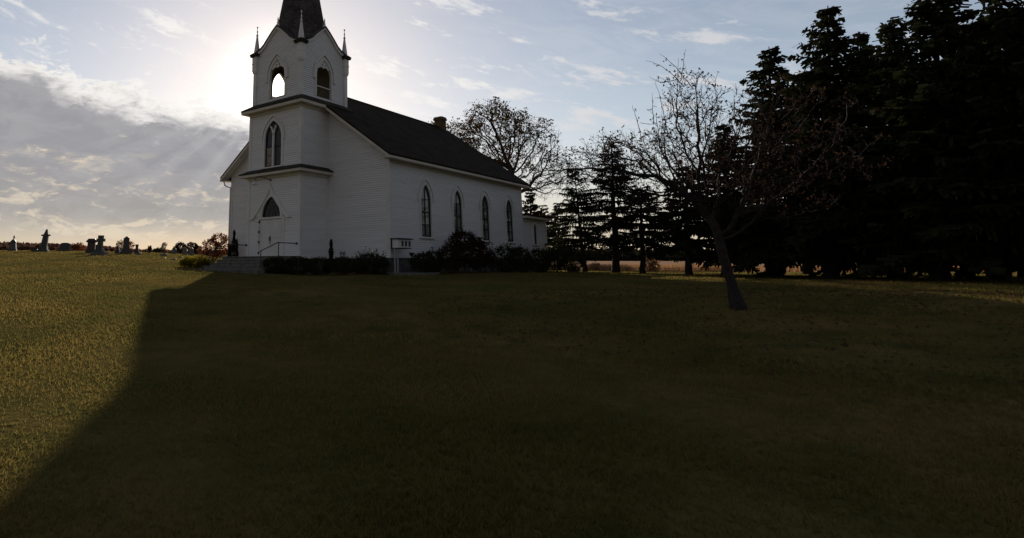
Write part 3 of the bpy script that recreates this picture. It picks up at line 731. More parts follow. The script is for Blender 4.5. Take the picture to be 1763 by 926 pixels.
# ================================================================== PLANTS
def tree_graph(rng, attract, start, dirn, first, step, infl, kill, iters):
    """space colonisation: returns nodes, parents"""
    nodes = [np.array(start, float)]; par = [-1]
    p = nodes[0].copy(); d = np.array(dirn, float); d /= np.linalg.norm(d)
    while np.linalg.norm(p-nodes[0]) < first:
        p = p+d*step+rng.normal(0, step*.06, 3); nodes.append(p.copy()); par.append(len(nodes)-2)
    A = np.array(attract); alive = np.ones(len(A), bool)
    near = np.full(len(A), 1e9); who = np.zeros(len(A), int)
    new0 = 0
    seen = set()
    for it in range(iters):
        N = np.array(nodes[new0:])
        ids = np.where(alive)[0]
        if len(ids) == 0 or len(N) == 0: break
        D = np.linalg.norm(A[ids][:, None]-N[None], axis=2); k = D.argmin(1); dm = D[np.arange(len(ids)), k]
        upd = dm < near[ids]; near[ids[upd]] = dm[upd]; who[ids[upd]] = k[upd]+new0
        alive &= near > kill
        ids = np.where(alive & (near < infl))[0]
        if len(ids) == 0:
            if it < 3: infl *= 2; new0 = 0; continue
            break
        new0 = len(nodes)
        vec = A[ids]-np.array(nodes)[who[ids]]; vec /= np.linalg.norm(vec, axis=1)[:, None]
        order = np.argsort(who[ids]); w = who[ids][order]; vv = vec[order]
        st = np.flatnonzero(np.r_[True, w[1:] != w[:-1]]); sums = np.add.reduceat(vv, st, axis=0)
        for g, s in zip(w[st], sums):
            l = np.linalg.norm(s)
            if l < 1e-6: continue
            s = s/l+rng.normal(0, .16, 3); s /= np.linalg.norm(s)
            key = (int(g), tuple(np.round(s*1.0, 1)))
            q = nodes[g]+s*step
            nodes.append(q); par.append(int(g))
        if len(nodes) > 9000: break
    return np.array(nodes), par
def skeleton(nodes, par, tip, power, rmax=None):
    n = len(nodes); kids = [[] for _ in range(n)]
    for i, p in enumerate(par):
        if p >= 0: kids[p].append(i)
    r = np.zeros(n)
    for i in range(n-1, -1, -1):
        r[i] = tip if not kids[i] else sum(r[k]**power for k in kids[i])**(1/power)
    if rmax: r = tip+(r-tip)*(rmax-tip)/max(r[0]-tip, 1e-6)
    chains = []; stack = [0]
    starts = [(0, None)]
    while starts:
        i, pre = starts.pop(); c = [pre, i] if pre is not None else [i]
        while kids[i]:
            ks = sorted(kids[i], key=lambda k: -r[k])
            for k in ks[1:]: starts.append((k, i))
            i = ks[0]; c.append(i)
        chains.append(c)
    return r, kids, chains
def tubes(mb, nodes, r, chains, sides=5, minlen=2):
    for c in chains:
        if len(c) < minlen: continue
        rr = [r[i] for i in c]
        if len(c) > 1: rr[0] = min(rr[0], rr[1]*1.15)
        mb.tube([nodes[i] for i in c], rr, sides if max(rr) < .06 else 8, cap=False)
def ell_points(rng, n, centre, axes, shell=0.0):
    v = rng.normal(size=(n, 3)); v /= np.linalg.norm(v, axis=1)[:, None]
    rr = (shell**3+(1-shell**3)*rng.uniform(0, 1, n))**(1/3)
    v *= rr[:, None]; c = np.array(centre)
    S3 = np.array([SIDE[0], SIDE[1], 0]); H3 = np.array([HEAD[0], HEAD[1], 0])
    return c+v[:, :1]*axes[0]*S3+v[:, 1:2]*axes[1]*H3+v[:, 2:3]*axes[2]*np.array([0, 0, 1.0])

# --- oak behind the church
def oak():
    rng = np.random.default_rng(11); R0 = 60
    base = gpt(876, R0); c = lambda px, py, r=R0: at(px, py, r)
    t = thing('oak_tree', base, 'tall spreading oak with thinning brown leaves rising behind the church roof', 'tree')
    m = R0/FPX
    A = np.vstack([ell_points(rng, 1700, c(845, 240), (64*m, 5.5, 60*m), .45), ell_points(rng, 1000, c(900, 258), (56*m, 5.5, 56*m), .4),
                   ell_points(rng, 500, c(775, 255), (42*m, 4.0, 42*m), .2), ell_points(rng, 320, c(935, 300), (40*m, 4, 45*m), .2), ell_points(rng, 90, c(742, 232), (18*m, 3, 16*m), 0)])
    top = c(872, 356)
    d = np.array(top)-np.array(base)
    nodes, par = tree_graph(rng, A, base, d, np.linalg.norm(d), .42, 6.0, .55, 200)
    r, kids, chains = skeleton(nodes, par, .014, 2.4, .40)
    mb = MB(); tubes(mb, nodes, r, chains, 4)
    tw = []
    tips = [i for i in range(len(nodes)) if r[i] < .05]
    C = []; ctr = nodes[rng.choice(tips, min(150, len(tips)), replace=False)]
    for i in tips:
        p = nodes[i]; dirn = p-nodes[par[i]]
        k = 2 if kids[i] else 3
        for _ in range(k):
            v = dirn/np.linalg.norm(dirn)+rng.normal(0, .7, 3); v /= np.linalg.norm(v); l = rng.uniform(.35, .8)
            e = p+v*l; mb.tube([p, p+v*l*.5+rng.normal(0, .04, 3), e], [.012, .010, .006], 3, cap=False, smooth=False)
            # denser leaves high and outside, bare lower right
            q = at(0, 0, 1); hgt = (e[2]-base[2])/16.5; lat = (e-np.array(base))[:2]@SIDE
            dens = np.clip((hgt-.45)*2.2, .12, 1)*np.clip(1.0-.09*(lat+3), .35, 1)
            dens *= 1.0 if np.min(np.linalg.norm(ctr-e, axis=1)) < .85 else .2
            if rng.uniform() < dens:
                n = rng.integers(5, 12); C.append(e+rng.normal(0, .17, (n, 3)))
    mb.build('trunk', MT['bark'], t)
    C = np.vstack(C); a, b = rand_axes(len(C), rng, .11, .075)
    V, F = leaf_quads(C, a, b); raw_mesh('crown', V, F, MT['oak_leaf'], t)
oak()

# --- spruces
def spruce(px, r, top, base_px=None, R=3.0, bare=1.6, seed=0, label='', gap=.25, trunk_r=.2, group=None, dens=1.0, droop=.35, name='spruce_tree', width=1.0):
    rng = np.random.default_rng(seed)
    base = gpt(base_px or px, r); tp = Vector(at(px, top, r)); H = tp.z-base.z
    t = thing(name, base, label, 'tree', group)
    axis = lambda h: np.array(base)+(np.array(tp)-np.array(base))*(h/H)
    mb = MB(); hs = np.linspace(-.2, H, 14)
    wob = rng.normal(0, .02, (14, 3)); wob[:, 2] = 0
    mb.tube([axis(h)+w for h, w in zip(hs, wob)], [trunk_r*(1-.93*max(h, 0)/H)*(1.25 if h <= 0 else 1) for h in hs], 9)
    C, A, B = [], [], []
    h = bare
    while h < H-.15:
        f = (h-bare)/(H-bare); nb = rng.integers(4, 7)
        ph = rng.uniform(0, 2*PI)
        for k in range(nb):
            if rng.uniform() < gap*(1-f*.5): continue
            az = ph+2*PI*k/nb+rng.normal(0, .25); L_ = max(.25, R*(1-f)**.85*rng.uniform(.55, 1.12)*(.75+.25*min(1, f*5)))
            d = np.array([math.cos(az), math.sin(az), 0.0]); s = np.array([-d[1], d[0], 0.0])
            o = axis(h+rng.uniform(-.15, .15)); up = rng.uniform(.0, .2)+.25*f; dr = droop*rng.uniform(.7, 1.4)*(1-.6*f)
            pos = lambda q: o+d*L_*q+np.array([0, 0, L_*(up*q-dr*q*q+.12*q**4)])
            mb.tube([pos(q) for q in (0, .3, .6, 1)], [max(.012, .018*L_), .014*L_+.004, .010*L_+.003, .005], 3, cap=False, smooth=False)
            n = max(3, int(L_/.13*dens)); qs = np.linspace(.12, 1.0, n)
            for q in qs:
                p = pos(q)
                for sg in (-1, 1):
                    ln = (.18+.42*L_*.35*(1-q)**.6+.10)*rng.uniform(.6, 1.2)
                    v = d*rng.uniform(.35, .8)+s*sg*rng.uniform(.6, 1)+np.array([0, 0, rng.uniform(-.40, .08)]); v /= np.linalg.norm(v)
                    c = p+v*ln*.5; w = np.cross(v, rng.normal(size=3)); w /= np.linalg.norm(w)
                    C.append(c); A.append(v*ln*.55); B.append(w*rng.uniform(.016, .032)*width)
                    if rng.uniform() < .5*dens:
                        ln2 = ln*rng.uniform(.5, .9); v2 = v*.5+np.array([0, 0, -rng.uniform(.3, .9)]); v2 /= np.linalg.norm(v2)
                        C.append(p+v*ln*.4+v2*ln2*.5); A.append(v2*ln2*.55); w2 = np.cross(v2, rng.normal(size=3)); w2 /= np.linalg.norm(w2); B.append(w2*rng.uniform(.014, .028)*width)
        h += rng.uniform(.26, .52)*(1-.35*f)
    mb.build('trunk', MT['bark'], t)
    V, F = quads(np.array(C), np.array(A), np.array(B)); raw_mesh('crown', V, F, MT['needle'], t)
    return t
spruce(988, 48, 292, 1006, R=3.3, bare=1.8, seed=21, gap=.2, trunk_r=.17, dens=1.5, width=1.15, label='slim spruce with a leaning trunk, first of the row to the right of the church')
spruce(1052, 47, 238, 1060, R=3.7, bare=2.2, seed=22, gap=.14, trunk_r=.27, dens=1.5, label='tallest spruce with a thick dark trunk in the row right of the church', width=1.15)
spruce(1103, 45, 322, 1106, R=3.9, bare=1.7, seed=23, gap=.08, trunk_r=.19, label='dense low spruce just right of the thick trunked spruce', dens=1.4, width=1.5)
spruce(1180, 41, 281, 1184, R=3.3, bare=1.6, seed=24, gap=.0, trunk_r=.2, label='dark dense spruce whose pointed tip shows behind the apple twigs', dens=1.5, width=1.7)
spruce(936, 74, 352, 936, R=3.4, bare=1.2, seed=25, gap=.2, dens=1.5, trunk_r=.17, label='distant spruce half hidden behind the low annex roof', width=1.8)
spruce(912, 70, 322, 916, R=3.0, bare=1.2, seed=26, gap=.25, dens=1.5, trunk_r=.17, label='distant spruce rising close behind the rear eave of the church', width=1.8)
spruce(960, 66, 352, 962, R=2.6, bare=1.2, seed=27, gap=.3, dens=1.5, trunk_r=.15, label='distant spruce in the gap between the annex and the leaning spruce', width=1.8)
# the shelter belt runs on to the right
BELT = [(1246, 43, 215, 3.7), (1325, 38, 80, 4.4), (1425, 34, 10, 4.6), (1535, 37, 30, 4.9), (1610, 31, -50, 4.7), (1715, 34, -20, 5.0), (1800, 30, -60, 5.0), (1480, 44, 60, 4.6), (1660, 43, 40, 5.0), (1385, 46, 120, 4.4), (1760, 42, 60, 5.0)]
ORD = ['first', 'second', 'third', 'fourth', 'fifth', 'sixth', 'seventh', 'eighth', 'ninth', 'tenth', 'eleventh']
for i, (p, r, tp_, R_) in enumerate(sorted(BELT)):
    spruce(p, r, tp_, p+3, R=R_, bare=1.0, seed=40+i, gap=.0, trunk_r=.26, dens=1.05, width=2.3, group='spruces of the shelter belt on the right',
           label='%s tall dark spruce of the shelter belt, counting rightward from the apple tree' % ORD[i])

# --- apple tree reaching in from the right
def apple():
    rng = np.random.default_rng(5); R0 = 15.0; m = R0/FPX
    base = gpt(1262, R0)
    t = thing('apple_tree', base, 'bare twiggy apple tree with a few shrivelled leaves reaching in from the right', 'tree')
    c = lambda px, py, r=R0: np.array(at(px, py, r))
    A = np.vstack([ell_points(rng, 900, c(1225, 265), (105*m, 1.7, 95*m), .2), ell_points(rng, 800, c(1130, 285), (85*m, 1.3, 55*m), .1),
                   ell_points(rng, 360, c(1330, 260), (120*m, 1.8, 110*m), .3), ell_points(rng, 300, c(1010, 290), (62*m, .9, 22*m), 0), ell_points(rng, 170, c(1190, 175), (38*m, .8, 50*m), 0),
                   ell_points(rng, 260, c(1050, 268), (48*m, .9, 34*m), 0), ell_points(rng, 220, c(985, 288), (46*m, .8, 34*m), 0), ell_points(rng, 70, c(935, 315), (28*m, .5, 16*m), 0), ell_points(rng, 90, c(1165, 345), (60*m, 1, 25*m), 0)])
    fork = c(1238, 400); d = fork-np.array(base)
    nodes, par = tree_graph(rng, A, base, d, np.linalg.norm(d), .11, 2.2, .15, 300)
    r, kids, chains = skeleton(nodes, par, .0038, 2.75, .095)
    for i in range(40):
        if i < len(r) and nodes[i][2] < base.z+.5: r[i] *= 1+.8*max(0, 1-(nodes[i][2]-base.z)/.45)
    mb = MB(); tubes(mb, nodes, r, chains, 4)
    C = []
    for i in range(len(nodes)):
        if r[i] < .022 and par[i] >= 0:
            p = nodes[i]; dirn = p-nodes[par[i]]; dirn /= np.linalg.norm(dirn)
            for _ in range(rng.integers(0, 4) if kids[i] else 3):
                v = dirn*.6+rng.normal(0, .55, 3)+np.array([0, 0, .45]); v /= np.linalg.norm(v); l = rng.uniform(.06, .26)
                e = p+v*l; mb.tube([p, (p+e)/2+rng.normal(0, .008, 3), e], [.0042, .0036, .0026], 3, cap=False, smooth=False)
                if rng.uniform() < .5:
                    n = rng.integers(1, 4); C.append(e+rng.normal(0, .022, (n, 3)))
    # upright water shoots
    for (p0, p1, bend) in (((1178, 150), (1112, 104), 8), ((1190, 150), (1136, 92), 4), ((1172, 140), (1180, 84), 0), ((1165, 170), (1168, 100), -3), ((1160, 138), (1118, 132), -6), ((1125, 215), (1123, 160), 3), ((1105, 245), (1088, 182), 6),
                           ((960, 275), (962, 222), 2), ((1040, 265), (1037, 218), 3), ((1196, 290), (1015, 258), -14), ((1140, 260), (1140, 190), 2), ((1200, 200), (1130, 130), 10), ((1150, 230), (1128, 140), 5), ((980, 300), (968, 250), 3), ((1075, 250), (1050, 232), 2)):
        rr = R0+rng.uniform(-.6, .6); a = c(*p0, rr); b_ = c(*p1, rr+rng.uniform(-.5, .5)); pts = []
        for q in np.linspace(0, 1, 9):
            pts.append(a*(1-q)+b_*q+AU*bend*m*math.sin(PI*q)+rng.normal(0, .006, 3))
        mb.tube(pts, list(np.linspace(.009, .0026, 9)), 4, cap=False)
        for q in np.linspace(.05, .85, 9):
            if rng.uniform() < .8:
                p = pts[int(q*8)]; v = rng.normal(0, 1, 3); v[2] += .5; v /= np.linalg.norm(v); e = p+v*rng.uniform(.03, .1)
                mb.tube([p, e], [.004, .0025], 3, cap=False, smooth=False); C.append(e+rng.normal(0, .02, (rng.integers(1, 3), 3)))
    mb.build('trunk', MT['bark_pale'], t)
    C = np.vstack(C); a, b = rand_axes(len(C), rng, .032, .018)
    V, F = leaf_quads(C, a, b); raw_mesh('crown', V, F, MT['apple_leaf'], t)
apple()

# --- shrubs: leaves spread through lumpy volumes, on stems
def shrub(name, lobes, m, label, cat='shrub', n=2600, size=.05, seed=1, stems=14, spiky=0.0, group=None, stem_mat='bark', trunk=None):
    rng = np.random.default_rng(seed)
    c0 = np.mean([l[0] for l in lobes], axis=0); zg = float(G(c0[0], c0[1])); base = Vector((c0[0], c0[1], zg))
    t = thing(name, base, label, cat, group)
    vol = np.array([l[1][0]*l[1][2] for l in lobes]); vol = vol/vol.sum(); C = []
    mb = MB()
    for (c, ax), w in zip(lobes, vol):
        k = int(n*w); P = ell_points(rng, k, c, ax, .55)
        # lumpy surface: pull points toward random sub-centres
        q = max(5, int(10*w)+4); S = ell_points(rng, q, c, (ax[0]*.92, ax[1]*.92, ax[2]*.92), .75)
        i = np.argmin(((P[:, None]-S[None])**2).sum(2), 1); P = P+(S[i]-P)*rng.uniform(0, .42, k)[:, None]+rng.normal(0, size*.6, (k, 3))
        C.append(P)
        for _ in range(max(3, int(stems*w))):
            e = ell_points(rng, 1, c, ax, .8)[0]; g = np.array([c[0]+rng.normal(0, ax[0]*.3), c[1]+rng.normal(0, ax[0]*.3), 0]); g[2] = float(G(g[0], g[1]))-.05
            if trunk is not None: g = np.array(trunk)
            mb.tube([g, g*.5+e*.5+rng.normal(0, .04, 3), e], [.02, .013, .005], 4, cap=False)
        if spiky:
            for _ in range(int(60*spiky)):
                e = ell_points(rng, 1, c, (ax[0]*1.0, ax[1], ax[2]*1.0), .9)[0]
                if e[2] < c[2]: continue
                f = e+np.array([rng.normal(0, .06), rng.normal(0, .06), rng.uniform(.08, .3)]); mb.tube([e, f], [.006, .002], 3, cap=False, smooth=False)
                C.append(e+(f-e)*rng.uniform(0, 1, (5, 1))+rng.normal(0, .02, (5, 3)))
    C = np.vstack(C); keep = C[:, 2] > G(C[:, 0], C[:, 1])+.01; C = C[keep]
    a, b = rand_axes(len(C), rng, size, size*.55)
    mb.build('stems', MT[stem_mat], t)
    V, F = leaf_quads(C, a, b); raw_mesh('foliage', V, F, MT[m], t)
    return t
def lobe_r(px, py, r, wpx, hpx, depth=None):
    """ellipsoid centred where the photo shows it; half sizes in photo pixels"""
    k = r/FPX; return (np.array(at(px, py, r)), (wpx*k, depth or wpx*k*.7, hpx*k))
def lobe_x(px, py, x, wpx, hpx, depth=.8):
    p = on_plane(px, py, 0, x); k = np.hypot(p[0]-CAM[0], p[1]-CAM[1])/FPX; return (p, (wpx*k, depth, hpx*k))
def lobe_y(px, py, y, wpx, hpx, depth=.6):
    p = on_plane(px, py, 1, y); k = np.hypot(p[0]-CAM[0], p[1]-CAM[1])/FPX; return (p, (wpx*k, depth, hpx*k))
shrub('hedge', [lobe_y(478, 457, -4.1, 30, 15, .5), lobe_y(512, 456, -3.9, 30, 15, .5)], 'shrub_dark', 'low clipped hedge beside the steps under the iron handrail', 'hedge', 5200, .045, 31)
shrub('hedge', [lobe_y(552, 457, -3.6, 28, 14, .5), lobe_y(590, 457, -3.2, 26, 14, .5)], 'shrub_dark', 'low clipped hedge below the narrow evergreen against the tower', 'hedge', 5000, .045, 32)
shrub('garden_shrub', [lobe_y(640, 454, -1.6, 30, 20, .7), lobe_y(655, 458, -1.4, 18, 16, .7), lobe_y(622, 456, -1.9, 16, 16, .7)], 'shrub_dark', 'feathery dark shrub at the front corner left of the notice box', 'shrub', 4200, .045, 33, spiky=1)
shrub('garden_shrub', [lobe_x(728, 452, 7.5, 24, 17), lobe_x(748, 450, 7.6, 18, 20)], 'shrub_dark', 'low dark shrub beneath the first side window', 'shrub', 3600, .05, 34, spiky=.3)
shrub('garden_shrub', [lobe_x(800, 430, 7.9, 38, 32, .9), lobe_x(795, 415, 7.9, 24, 18, .7), lobe_x(775, 445, 8.0, 24, 24, .9), lobe_x(826, 440, 8.0, 26, 26, .9)], 'shrub_wine', 'large rounded wine dark bush covering the foot of the second side window', 'bush', 9000, .055, 35, spiky=.5)
shrub('garden_shrub', [lobe_x(868, 446, 8.1, 34, 24), lobe_x(895, 447, 8.2, 24, 21)], 'shrub_dark', 'broad dark shrub below the third and fourth side windows', 'shrub', 6000, .055, 36, spiky=.4)
shrub('garden_shrub', [lobe_x(930, 448, 8.2, 30, 19), lobe_x(955, 447, 8.2, 24, 19)], 'shrub_dark', 'rounded dark shrub in front of the low rear annex', 'shrub', 5200, .06, 37, spiky=.2)
shrub('garden_shrub', [lobe_x(985, 449, 8.3, 24, 17, .8)], 'shrub_dark', 'last dark shrub of the row, touching the leaning spruce trunk', 'shrub', 3600, .06, 38, spiky=.2)
shrub('garden_shrub', [lobe_r(334, 450, 35, 26, 10, .9), lobe_r(352, 453, 35, 14, 7, .7), lobe_r(320, 452, 35, 12, 7, .6)], 'shrub_gold', 'low mounded golden yellow shrub glowing in the sun left of the steps', 'shrub', 4200, .05, 39)
# red maple left of the church with a dark stem
tk = gpt(362, 37.5)
shrub('small_maple', [lobe_r(378, 412, 38, 16, 11, .8), lobe_r(364, 421, 38, 16, 10, .8), lobe_r(385, 427, 38, 18, 12, .8), lobe_r(352, 432, 37.5, 12, 8, .6), lobe_r(372, 437, 37.5, 18, 7, .8)], 'shrub_red', 'small ornamental tree with rusty red leaves beside the church front corner', 'tree', 3000, .055, 41, trunk=tk, stems=26)
# narrow evergreens
def column(px, r, top, bot, w, seed, label, balls=()):
    rng = np.random.default_rng(seed); b = gpt(px, r); zt = at(px, top, r)[2]; zb = at(px, bot, r)[2]; b.z = min(b.z, zb)
    t = thing('narrow_evergreen', b, label, 'evergreen shrub')
    k = r/FPX; n = 1500; q = rng.uniform(0, 1, n); z = b.z+.05+(zt-b.z-.05)*q
    rad_ = w*k*np.clip(1.15*(1-q)**.5, .12, 1)*(.78+.22*np.sin(q*19+seed))
    th = rng.uniform(0, 2*PI, n); rr = rad_*np.sqrt(rng.uniform(.3, 1, n))
    C = np.stack([b.x+rr*np.cos(th), b.y+rr*np.sin(th), z], 1); a, bb = rand_axes(n, rng, .05, .022)
    a[:, 2] = np.abs(a[:, 2])+.02
    V, F = leaf_quads(C, a, bb); raw_mesh('foliage', V, F, MT['arbor'], t)
    m = MB(); m.tube([b, (b.x, b.y, zt-.1)], [.035, .008], 6); m.build('trunk', MT['bark'], t)
column(401.5, 35.5, 397, 441, 6.0, 2, 'tall narrow evergreen shrub against the left corner of the church')
column(406.5, 35.0, 413, 441, 4.6, 5, 'shorter narrow evergreen shrub just right of the taller one by the left corner')
column(395, 35.6, 424, 441, 4.0, 8, 'low bushy evergreen at the foot of the tall narrow one by the left corner')
column(570, 31.0, 413, 446, 6.2, 3, 'narrow dark evergreen shrub in the inner corner right of the tower')
shrub('young_plant', [lobe_y(590, 440, -1.3, 5, 8, .15)], 'shrub_dark', 'thin young plant against the front wall right of the narrow evergreen', 'plant', 110, .04, 42, stems=6)

# --- churchyard bushes and far trees
shrub('wild_bush', [lobe_r(136, 426, 78, 11, 7, .8), lobe_r(128, 427, 78, 8, 6, .7)], 'shrub_red', 'loose rust coloured bush right of the wide low gravestone', 'bush', 700, .10, 51, spiky=.3)
shrub('wild_bush', [lobe_r(206, 424, 72, 6, 8, .5)], 'shrub_red', 'airy rust coloured bush left of the peaked shaft gravestone', 'bush', 240, .09, 52, spiky=.3)
shrub('wild_bush', [lobe_r(224, 424, 72, 7, 8, .5)], 'shrub_red', 'airy rust coloured bush right of the peaked shaft gravestone', 'bush', 300, .09, 53, spiky=.3)
shrub('sapling', [lobe_r(283, 421.5, 60, 4.0, 4, .3), lobe_r(281, 428, 60, 3.6, 3.5, .3)], 'shrub_wine', 'thin sapling with two leaf clusters behind a flat grave marker', 'sapling', 200, .07, 54, trunk=gpt(281, 60), stems=8)
shrub('young_plant', [lobe_r(258, 428, 62, 3.2, 4.2, .25)], 'shrub_dark', 'small dark juniper alone in the churchyard grass', 'plant', 260, .07, 55)
shrub('round_tree', [lobe_r(311, 425, 120, 9, 8, 1.0), lobe_r(303, 429, 120, 6, 5, .8)], 'shrub_wine', 'round dark tree beyond the graves, left one of a pair', 'tree', 1300, .14, 56)
shrub('round_tree', [lobe_r(331, 425, 120, 11, 8, 1.1), lobe_r(340, 430, 120, 7, 6, .8)], 'shrub_wine', 'round reddish tree beyond the graves, right one of a pair', 'tree', 1500, .14, 57)
shrub('wild_bush', [lobe_r(272, 431.5, 100, 9, 3.5, .8)], 'shrub_wine', 'low dark scrub behind the thin sapling', 'bush', 400, .11, 58, spiky=.6)

# distant woods on both horizons
def woods(name, prof, r0, r1, m, seed, base_py, n, size):
    rng = np.random.default_rng(seed); C = []
    px = rng.uniform(prof[0][0], prof[-1][0], n); top = np.interp(px, [p[0] for p in prof], [p[1] for p in prof])
    for p, tp in zip(px, top):
        r = rng.uniform(r0, r1); tp2 = tp+abs(rng.normal(0, 1.3)); c = at(p, (tp2+base_py)/2, r); h = max(1.0, (at(p, tp2, r)[2]-at(p, base_py, r)[2])/2); w = h*rng.uniform(.5, 1.0)+2
        C.append(ell_points(rng, 34, c, (w, w, h), .4))
    C = np.vstack(C); a, b = rand_axes(len(C), rng, size, size*.7); V, F = leaf_quads(C, a, b)
    o = raw_mesh(name, V, F, m); tag(o, 'band of bare reddish woodland along the far horizon' if r0 > 500 else 'dark woodland edge beyond the tan field', 'woods', None, 'stuff')
woods('woods', [(-60, 416.5), (30, 417.5), (65, 418.5), (100, 420), (140, 423.5), (185, 425.5), (240, 430), (300, 432), (420, 433), (480, 434)], 560, 760, MT['woods'], 61, 437, 620, 2.2)
woods('woodland_edge', [(860, 431), (1000, 430), (1060, 428), (1100, 431), (1160, 428), (1240, 431), (1500, 428), (1900, 430)], 380, 470, MT['woods_dark'], 62, 449, 1100, 1.6)

# tall dry grass at the edge of the field
def tufts(name, spots, n, hgt, m, seed, label):
    rng = np.random.default_rng(seed); V = []; F = []
    for (pa, pb, ra, rb, k, hh) in spots:
        p = rng.uniform(pa, pb, k); r = rng.uniform(ra, rb, k)
        P = np.array([at(a, 455, b_) for a, b_ in zip(p, r)]); P[:, 2] = G(P[:, 0], P[:, 1])-.02
        d = rng.normal(0, 1, (k, 2)); d /= np.linalg.norm(d, axis=1)[:, None]; h_ = hh*rng.uniform(.5, 1.2, k); w = .02*r/40
        lean = rng.normal(0, .25, (k, 2))*h_[:, None]
        a = P.copy(); a[:, :2] -= d*w[:, None]; b_ = P.copy(); b_[:, :2] += d*w[:, None]; c = P.copy(); c[:, 2] += h_; c[:, :2] += lean
        o = len(V)*3 if False else sum(len(x) for x in V)
        V.append(np.stack([a, b_, c], 1).reshape(-1, 3)); F.append(np.arange(3*k).reshape(k, 3)+o)
    o = raw_mesh(name, np.vstack(V), np.vstack(F), m); tag(o, label, 'grass', None, 'stuff'); return o
tufts('dry_grass', [(1005, 1260, 60, 68, 9000, .55), (1180, 1900, 60, 72, 9000, .45)], 0, 0, MT['tan'], 71, 'fringe of tall dry tan grass along the near edge of the field')
shrub('dry_bush', [lobe_r(1117, 455, 57, 9, 9, .4), lobe_r(1128, 458, 57, 8, 6, .4)], 'tan', 'straw coloured dried weed clump right of the low spruce trunk', 'plant', 900, .07, 72, spiky=.8, stems=20)
shrub('dry_bush', [lobe_r(1024, 460, 60, 8, 6, .4)], 'tan', 'straw coloured weeds between the leaning spruce and the thick trunk', 'plant', 420, .07, 73, spiky=.8, stems=14)

# lawn blades
def lawn():
    rng = np.random.default_rng(9); n = 300000
    u = rng.uniform(0, 1, n); r = 1.6*(75/1.6)**(u**.8); az = np.radians(rng.uniform(-33, 51, n))
    x = CAM[0]+r*(np.sin(az)*SIDE[0]+np.cos(az)*HEAD[0]); y = CAM[1]+r*(np.sin(az)*SIDE[1]+np.cos(az)*HEAD[1])
    ok = ~((x > -W2) & (x < W2) & (y > -.05) & (y < AY)) & ~((x > -2.7) & (x < 2.2) & (y > -5.1) & (y < 0)); x, y, r = x[ok], y[ok], r[ok]; n = len(x)
    z = G(x, y)-.01; d = rng.normal(0, 1, (n, 2)); d /= np.linalg.norm(d, axis=1)[:, None]
    h = rng.uniform(.03, .07, n)*(1+.004*r); w = (.0045+.00030*r)*rng.uniform(.7, 1.4, n); ln = rng.normal(0, .55, (n, 2))*h[:, None]
    P = np.stack([x, y, z], 1); a = P.copy(); b = P.copy(); c = P.copy(); a[:, :2] -= d*w[:, None]; b[:, :2] += d*w[:, None]; c[:, :2] += ln; c[:, 2] += h
    V = np.stack([a, b, c], 1).reshape(-1, 3); o = raw_mesh('grass', V, np.arange(3*n).reshape(n, 3), MT['blade']); tag(o, 'short autumn lawn grass around the church', 'grass', None, 'stuff')
lawn()
def litter():
    rng = np.random.default_rng(17); n = 2600; b = gpt(1262, 15.0)
    th = rng.uniform(0, 2*PI, n); r = 6.5*np.sqrt(rng.uniform(0, 1, n)); C = np.stack([b.x+r*np.cos(th), b.y+r*np.sin(th), np.zeros(n)], 1)
    C[:, 2] = G(C[:, 0], C[:, 1])+rng.uniform(.02, .06, n); a, q = rand_axes(n, rng, .038, .024, .75)
    V, F = leaf_quads(C, a, q); tag(raw_mesh('fallen_leaves', V, F, MT['litter']), 'curled brown leaves fallen on the lawn under the apple tree', 'leaves', None, 'stuff')
litter()

# ================================================================== GRAVESTONES
GRP = 'gravestones in the churchyard'
def grave(px, r, label, rot=0.0, lean=0.0):
    b = gpt(px, r); t = thing('gravestone', b, label, 'gravestone', GRP)
    a = rad(YAW+rot); U = Vector((math.cos(a), math.sin(a), 0)); N = Vector((math.sin(a), -math.cos(a), 0))
    def fr(u, v, n): return b+U*(u+v*math.tan(rad(lean)))+N*n+Vector((0, 0, v))
    return t, fr, r/FPX
def zpx(px, py, r): return at(px, py, r)[2]
def H_(px, r, top): return zpx(px, top, r)-float(gpt(px, r).z)
# 1 pale shaft with an urn
r = 66; t, fr, k = grave(19, r, 'small pale grey monument with a tapering top and finial, farthest left in the churchyard', 20)
h = H_(20, r, 405)
m = MB(); m.frustum(fr, .72, .6, .70, .58, -.1, .18); m.frustum(fr, .62, .5, .46, .42, .182, h*.52); m.build('pedestal', MT['marble'], t, .01)
m = MB(); m.frustum(fr, .56, .5, .50, .46, h*.522, h*.58); m.frustum(fr, .48, .44, .14, .14, h*.582, h*.74); m.build('cap', MT['granite'], t, .01)
m = MB(); m.lathe(fr(.03, h*.74, 0), [(.06, 0), (.04, h*.05), (.085, h*.12), (.07, h*.18), (.02, h*.26)], 10); m.build('urn', MT['granite_dark'], t)
# 2 leaning draped cross
r = 62; t, fr, k = grave(72, r, 'tall leaning tapered gravestone with a stubby cross head above the low flat block', 12, 5.0); h = H_(74, r, 394.5)
m = MB(); m.frustum(fr, .92, .7, .88, .66, -.1, .16); m.frustum(fr, .70, .55, .60, .48, .162, .45); m.build('base', MT['granite'], t, .01)
m = MB(); m.frustum(fr, .54, .40, .44, .30, .452, h*.72); m.frustum(fr, .44, .32, .15, .2, h*.722, h*.955); m.frustum(fr, .80, .22, .76, .22, h*.69, h*.76); m.frustum(fr, .22, .22, .10, .14, h*.93, h); m.build('shaft', MT['granite'], t, .03)
t, fr, k = grave(57, 62, 'low dark block marker beside the leaning cross gravestone', 10); m = MB(); m.frustum(fr, .55, .4, .5, .34, -.1, .22); m.build('block', MT['granite_dark'], t, .02)
